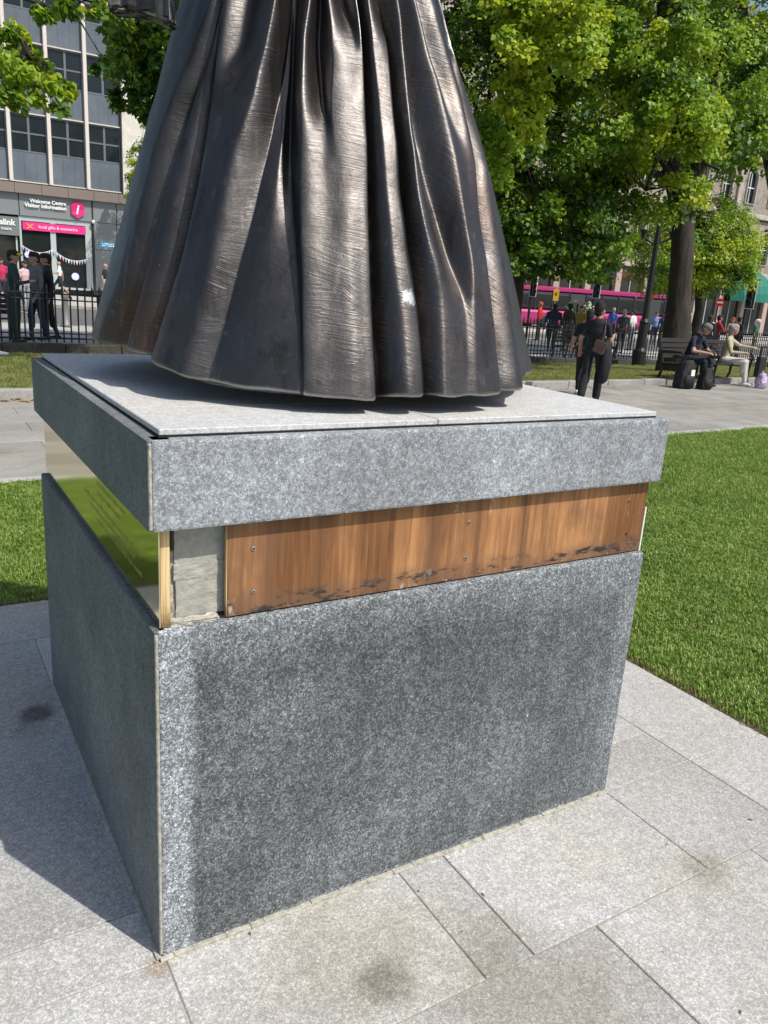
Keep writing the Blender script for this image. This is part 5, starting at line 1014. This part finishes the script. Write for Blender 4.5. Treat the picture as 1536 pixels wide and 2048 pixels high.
# ---------------------------------------------------------------- bus
bp = ground_at(1190, 62); bpk = flat('bus_pink', (.34, .015, .12), .35, 0, .05, 1, .6); bgl = flat('bus_glass', (.012, .013, .016), .06, 0, .2, 1, .6)
bus = thing('bus', 'long magenta single-decker bus with a dark window band in the street', 'bus', bp, rz=math.radians(-7))
def bl(name, b, mat, bev=0, seg=2, par=None):
    o = MB().box(*b).build(name, mat, None, bevel=bev, seg=seg); o.parent = par or bus; return o
Lb = 7.3
def loft(name, secs, mat):   # secs: (x, halfwidth, z0, z1)
    b = MB(); v = []; n = 16
    for x, hw, z0, z1 in secs:
        for k in range(n):
            a = 2*math.pi*(k+.5)/n; cx_, cz_ = math.cos(a), math.sin(a); e = .35; v.append((x, hw*math.copysign(abs(cx_)**e, cx_), (z0+z1)/2+(z1-z0)/2*math.copysign(abs(cz_)**e, cz_)))
    b.add(v, [(i*n+k, i*n+(k+1) % n, (i+1)*n+(k+1) % n, (i+1)*n+k) for i in range(len(secs)-1) for k in range(n)]+[tuple(range(n)), tuple((len(secs)-1)*n+k for k in range(n))])
    o = b.build(name, mat, None, smooth=False); o.parent = bus; return o
loft('body', [(-Lb, 1.15, .32, 1.35), (-Lb+.2, 1.25, .28, 1.38), (Lb-.9, 1.25, .28, 1.38), (Lb-.1, 1.15, .30, 1.32), (Lb+.35, .85, .36, 1.22), (Lb+.45, .5, .42, 1.15)], bpk)
loft('window_band', [(-Lb+.06, 1.12, 1.3, 2.62), (-Lb+.2, 1.235, 1.3, 2.64), (Lb-.9, 1.235, 1.3, 2.64), (Lb-.15, 1.13, 1.3, 2.62)], bgl)
loft('roof', [(-Lb, 1.14, 2.58, 2.86), (-Lb+.2, 1.26, 2.56, 2.90), (Lb-2.2, 1.26, 2.56, 2.92), (Lb-.7, 1.22, 2.60, 2.90), (Lb-.2, 1.02, 2.66, 2.84)], bpk)
loft('windscreen', [(Lb-.6, 1.20, 1.18, 2.60), (Lb-.1, 1.17, 1.12, 2.60), (Lb+.2, .95, 1.10, 2.52), (Lb+.36, .60, 1.12, 2.40)], flat('bus_screen', (.16, .22, .25), .08, 0, .4, 1.2, .6))
for x in np.arange(-Lb+1.2, Lb-1.0, 1.45): bl('window_post', (x, x+.07, -1.262, -1.248, 1.36, 2.58), flat('bus_post', (.03, .03, .035), .4))
for x in (-3.1, 3.9): bl('door', (x, x+1.2, -1.268, -1.25, .38, 2.50), flat('bus_door', (.05, .055, .06), .15), .02)
for x in (-Lb+2.4, .2, Lb-2.6):
    for y in (-1.16, 1.16):
        o = MB().tube([(x, y-.12, .48), (x, y+.12, .48)], .48, 20).build('wheel', m_iron, None); o.parent = bus
        o2 = MB().tube([(x, y-.13*(1 if y < 0 else -1), .48), (x, y-.14*(1 if y < 0 else -1), .48)], .26, 14).build('rim', m_alu, None); o2.parent = o
for y in (-.62, .62): bl('headlight', (Lb+.30, Lb+.44, y-.16, y+.16, .62, .78), m_sign, .03)
for y in (-1.35, 1.28): bl('mirror', (Lb+.05, Lb+.18, y-.05, y+.12, 1.9, 2.35), bpk, .03)
# ---------------------------------------------------------------- street furniture beyond the railings
def lamp(label, u, D_):
    q = A(u, 690, D_); q[2] = float(G(q[0], q[1])); t = thing('street_lamp', label, 'lamp', q); x, y, z = q; k = D_/FPX
    zt = float(A(1306, 395, D_)[2])
    MB().lathe([(.20, 0), (.20, .5), (.15, .6), (.13, 1.3), (.15, 1.35), (.10, 1.45), (.075, 3.6), (.06, zt-z-.6)], 14, (x, y, z)).build('pole', m_iron, t)
    off = np.array([-.855, .514, 0])*.42; lx, ly = x+off[0], y+off[1]; z0 = float(A(1285, 462, D_)[2]); z1 = float(A(1285, 400, D_)[2]); hh = z1-z0
    MB().tube([(x, y, z0-.35), ((x+lx)/2, (y+ly)/2, z0-.28), (lx, ly, z0-.15)], .035, 8).build('bracket', m_iron, t); MB().tube([(x-off[0], y-off[1], z0-.15), (x, y, z0-.35)], .035, 8).build('bracket', m_iron, t)
    m_lg = flat('lantern_glass', (.55, .53, .42), .35, 0, .1)
    for sx in (1, -1):
        cx_, cy_ = x+off[0]*sx, y+off[1]*sx
        ln = MB().lathe([(.02, -.20), (.06, -.12), (.10, 0), (.12, .03)], 8, (cx_, cy_, z0)).build('lantern', m_iron, t)
        MB().lathe([(.115, .03), (.165, hh*.78)], 8, (cx_, cy_, z0)).build('pane', m_lg, ln); MB().lathe([(.22, hh*.78), (.20, hh*.84), (.10, hh*.95), (.03, hh*1.08)], 8, (cx_, cy_, z0)).build('cap', m_iron, ln)
        for a in range(8):
            c_, s_ = math.cos(a*math.pi/4), math.sin(a*math.pi/4); MB().tube([(cx_+.122*c_, cy_+.122*s_, z0+.03), (cx_+.172*c_, cy_+.172*s_, z0+hh*.78)], .010, 4).build('glazing_bar', m_iron, ln)
lamp('black ornate lamp post with tapered lanterns next to the lime tree trunk', 1282, 25.5)
def tlight(label, u, v, D_, px_h, face):
    q = ground_at(u, D_); t = thing('traffic_light', label, 'traffic light', q); x, y, z = q; c = A(u, v, D_); hh = px_h*D_/FPX; zc = c[2]; w_ = hh*.30
    MB().tube([(x, y+.12, z), (x, y+.12, zc+hh*.55)], .055, 8).build('pole', m_iron, t); Mx = Matrix.Translation((x, y, zc)) @ Matrix.Rotation(face, 4, 'Z')
    MB().box(-w_*.62, w_*.62, .0, .02, -hh*.54, hh*.54, Mx).build('backing_border', flat('border_white', (.62, .63, .64), .5), t, bevel=.008); MB().box(-w_*.52, w_*.52, -.012, -.002, -hh*.51, hh*.51, Mx).build('backing_board', m_iron, t)
    MB().box(-w_*.33, w_*.33, -.2, -.014, -hh*.46, hh*.46, Mx).build('head', m_iron, t, bevel=.02)
    for k, cc_ in enumerate(((.10, .02, .02), (.10, .07, .02), (.02, .09, .06))):
        zz = hh*(.30-.30*k); o = MB().tube([tuple(Mx @ Vector((0, -.201, zz))), tuple(Mx @ Vector((0, -.215, zz)))], w_*.27, 12).build('lens', flat('lens_%d' % k, cc_, .2), t)
        MB().tube([tuple(Mx @ Vector((0, -.20, zz+w_*.1))), tuple(Mx @ Vector((0, -.36, zz+w_*.06)))], w_*.32, 10, cap=False).build('hood', m_iron, o)
tlight('black traffic light with white border above the woman in black', 1191, 574, 36, 38, math.radians(-38)); tlight('black traffic light with white border close to the bronze skirt', 1064, 572, 38, 36, math.radians(-30)); tlight('black traffic light with white border in front of the green awning', 1500, 590, 36, 44, math.radians(-62))
def roundsign(label, u, v, D_, px, face):
    q = ground_at(u, D_); c = A(u, v, D_); t = thing('road_sign', label, 'road sign', q); r_ = px/2*D_/FPX; Mx = Matrix.Translation(tuple(c)) @ Matrix.Rotation(face, 4, 'Z')
    MB().tube([(q[0], q[1]+.05, q[2]), (q[0], q[1]+.05, c[2]+r_*.5)], .03, 8).build('pole', m_iron, t); MB().tube([tuple(Mx @ Vector((0, 0, 0))), tuple(Mx @ Vector((0, -.02, 0)))], r_, 24).build('disc', flat('sign_red', (.62, .02, .02), .4), t)
    MB().box(-r_*.72, r_*.72, -.026, -.021, -r_*.18, r_*.18, Mx).build('bar', m_sign, t)
roundsign('red and white no entry sign on a black pole near the green awning', 1440, 605, 38, 14, math.radians(-55)); roundsign('red and white no entry sign above the front of the bus', 1300, 593, 44, 15, math.radians(-50))
q = ground_at(1111, 40); c = A(1113, 590, 40); t = thing('parking_sign', 'small yellow sign on a thin pole behind the crowd', 'sign', q); MB().tube([tuple(q), (q[0], q[1], c[2]+.4)], .03, 8).build('pole', m_alu, t)
Mx = Matrix.Translation((q[0], q[1], c[2])) @ Matrix.Rotation(math.radians(-42), 4, 'Z'); MB().box(-.13, .13, -.06, -.04, -.27, .27, Mx).build('board', flat('sign_yellow', (.78, .52, .04), .5), t); MB().box(-.06, .05, -.066, -.062, -.02, .12, Mx).build('symbol', flat('sign_red', (.62, .02, .02), .4), t)
# white flowers in a raised planter
q = ground_at(1157, 34); t = thing('flower_planter', 'white flowers in a hanging planter pole behind the railings', 'planter', q); rg = np.random.default_rng(5); m_fw = flat('petal_white', (.75, .74, .66), .7)
MB().tube([tuple(q), (q[0], q[1], q[2]+1.75)], .035, 8).build('pole', m_iron, t)
for u, v, n in ((1145, 610, 60), (1172, 613, 90), (1170, 630, 60)):
    c = A(u, v, 34); off = rg.normal(size=(n, 3))*np.array([.13, .13, .13])
    V, tn, k = leaf_cloud(rg, np.array([c]), np.array([.28]), n*3, .09, np.array([0]), c); o = link('foliage', me_np('foliage', V, k, m_leaf, tn), t); o['kind'] = 'stuff'
    V, tn, k = leaf_cloud(rg, np.array([c+[0, -.05, .03]]), np.array([.30]), n, .10, np.array([0]), c); o = link('flowers', me_np('flowers', V, k, [m_fw], tn*0), t); o['kind'] = 'stuff'
# pigeon at the left edge of the far lawn
q = gp(-16, 716, .1); b = MB(); b.tube([(q[0]-.16, q[1], .20), (q[0]-.12, q[1], .17), (q[0]-.03, q[1], .16), (q[0]+.07, q[1], .17), (q[0]+.16, q[1], .17), (q[0]+.24, q[1], .165)], [.02, .055, .075, .06, .035, .025], 10)
pgn = thing('pigeon', 'grey pigeon on the dry lawn strip at the end of the kerb', 'bird', (q[0], q[1], .1)); b.build('body', flat('pigeon_grey', (.17, .19, .22), .7, 0, .4, 18), pgn, smooth=True)
MB().tube([(q[0]-.14, q[1], .20), (q[0]-.18, q[1], .28), (q[0]-.20, q[1], .32), (q[0]-.235, q[1], .315)], [.045, .032, .034, .006], 8).build('head', flat('pigeon_head', (.09, .12, .13), .6), pgn, smooth=True)
for dx in (-.04, .0): MB().tube([(q[0]+dx, q[1], .10), (q[0]+dx, q[1], .145)], .006, 5).build('leg', flat('pigeon_leg', (.3, .10, .08), .7), pgn)
# ---------------------------------------------------------------- fallen leaves and crumbs
lm = [flat('dead_leaf_%d' % i, c, .8) for i, c in enumerate(((.20, .11, .04), (.30, .20, .08), (.12, .07, .03)))]
r = random.Random(21); spots = [gp(500, 1868), gp(925, 1693), gp(955, 1682), gp(1480, 2025), gp(1325, 1905), gp(838, 1783), gp(1500, 1640), gp(310, 1925), gp(118, 1355), gp(1333, 1690)]
spots += [(r.uniform(.3, 2.8), r.uniform(-.8, -.03), 0) for k in range(7)]
for k, q in enumerate(spots):
    s = r.uniform(.003, .008); a = r.uniform(0, 6.28); c_, s_ = math.cos(a), math.sin(a); pts = [(-1, 0), (-.2, .45), (1, .05), (.1, -.4)]; top = [(q[0]+s*(x*c_-y*s_), q[1]+s*(x*s_+y*c_), .0022+abs(y)*s*.5) for x, y in pts]
    o = MB().add(top+[(x, y, z-.0012) for x, y, z in top], [(0, 1, 2, 3), (7, 6, 5, 4), (0, 4, 5, 1), (1, 5, 6, 2), (2, 6, 7, 3), (3, 7, 4, 0)]).build('leaf_scrap', lm[k % 3]); tag(o, 'tiny brown leaf scrap lying on the granite paving by the plinth', 'leaf', 'leaf scraps on the paving')
for k in range(26):
    u = r.choice((r.uniform(1090, 1330), r.uniform(0, 80))); q = gp(u, (776 if u > 1000 else 800)-.025*max(0, u-1100)+r.uniform(-1, 5)); s = r.uniform(.03, .06); a = r.uniform(0, 6.28); c_, s_ = math.cos(a), math.sin(a); pts = [(-1, 0), (-.2, .6), (1, .05), (.1, -.6)]; top = [(q[0]+s*(x*c_-y*s_), q[1]+s*(x*s_+y*c_), .010+abs(y)*s*.4) for x, y in pts]
    o = MB().add(top+[(x, y, z-.003) for x, y, z in top], [(0, 1, 2, 3), (7, 6, 5, 4), (0, 4, 5, 1), (1, 5, 6, 2), (2, 6, 7, 3), (3, 7, 4, 0)]).build('fallen_leaf', [lm[0], lm[1], flat('dead_leaf_orange', (.45, .20, .05), .8)][k % 3]); tag(o, 'dry orange-brown fallen leaf in the gutter along the kerb', 'leaf', 'fallen leaves along the kerb')
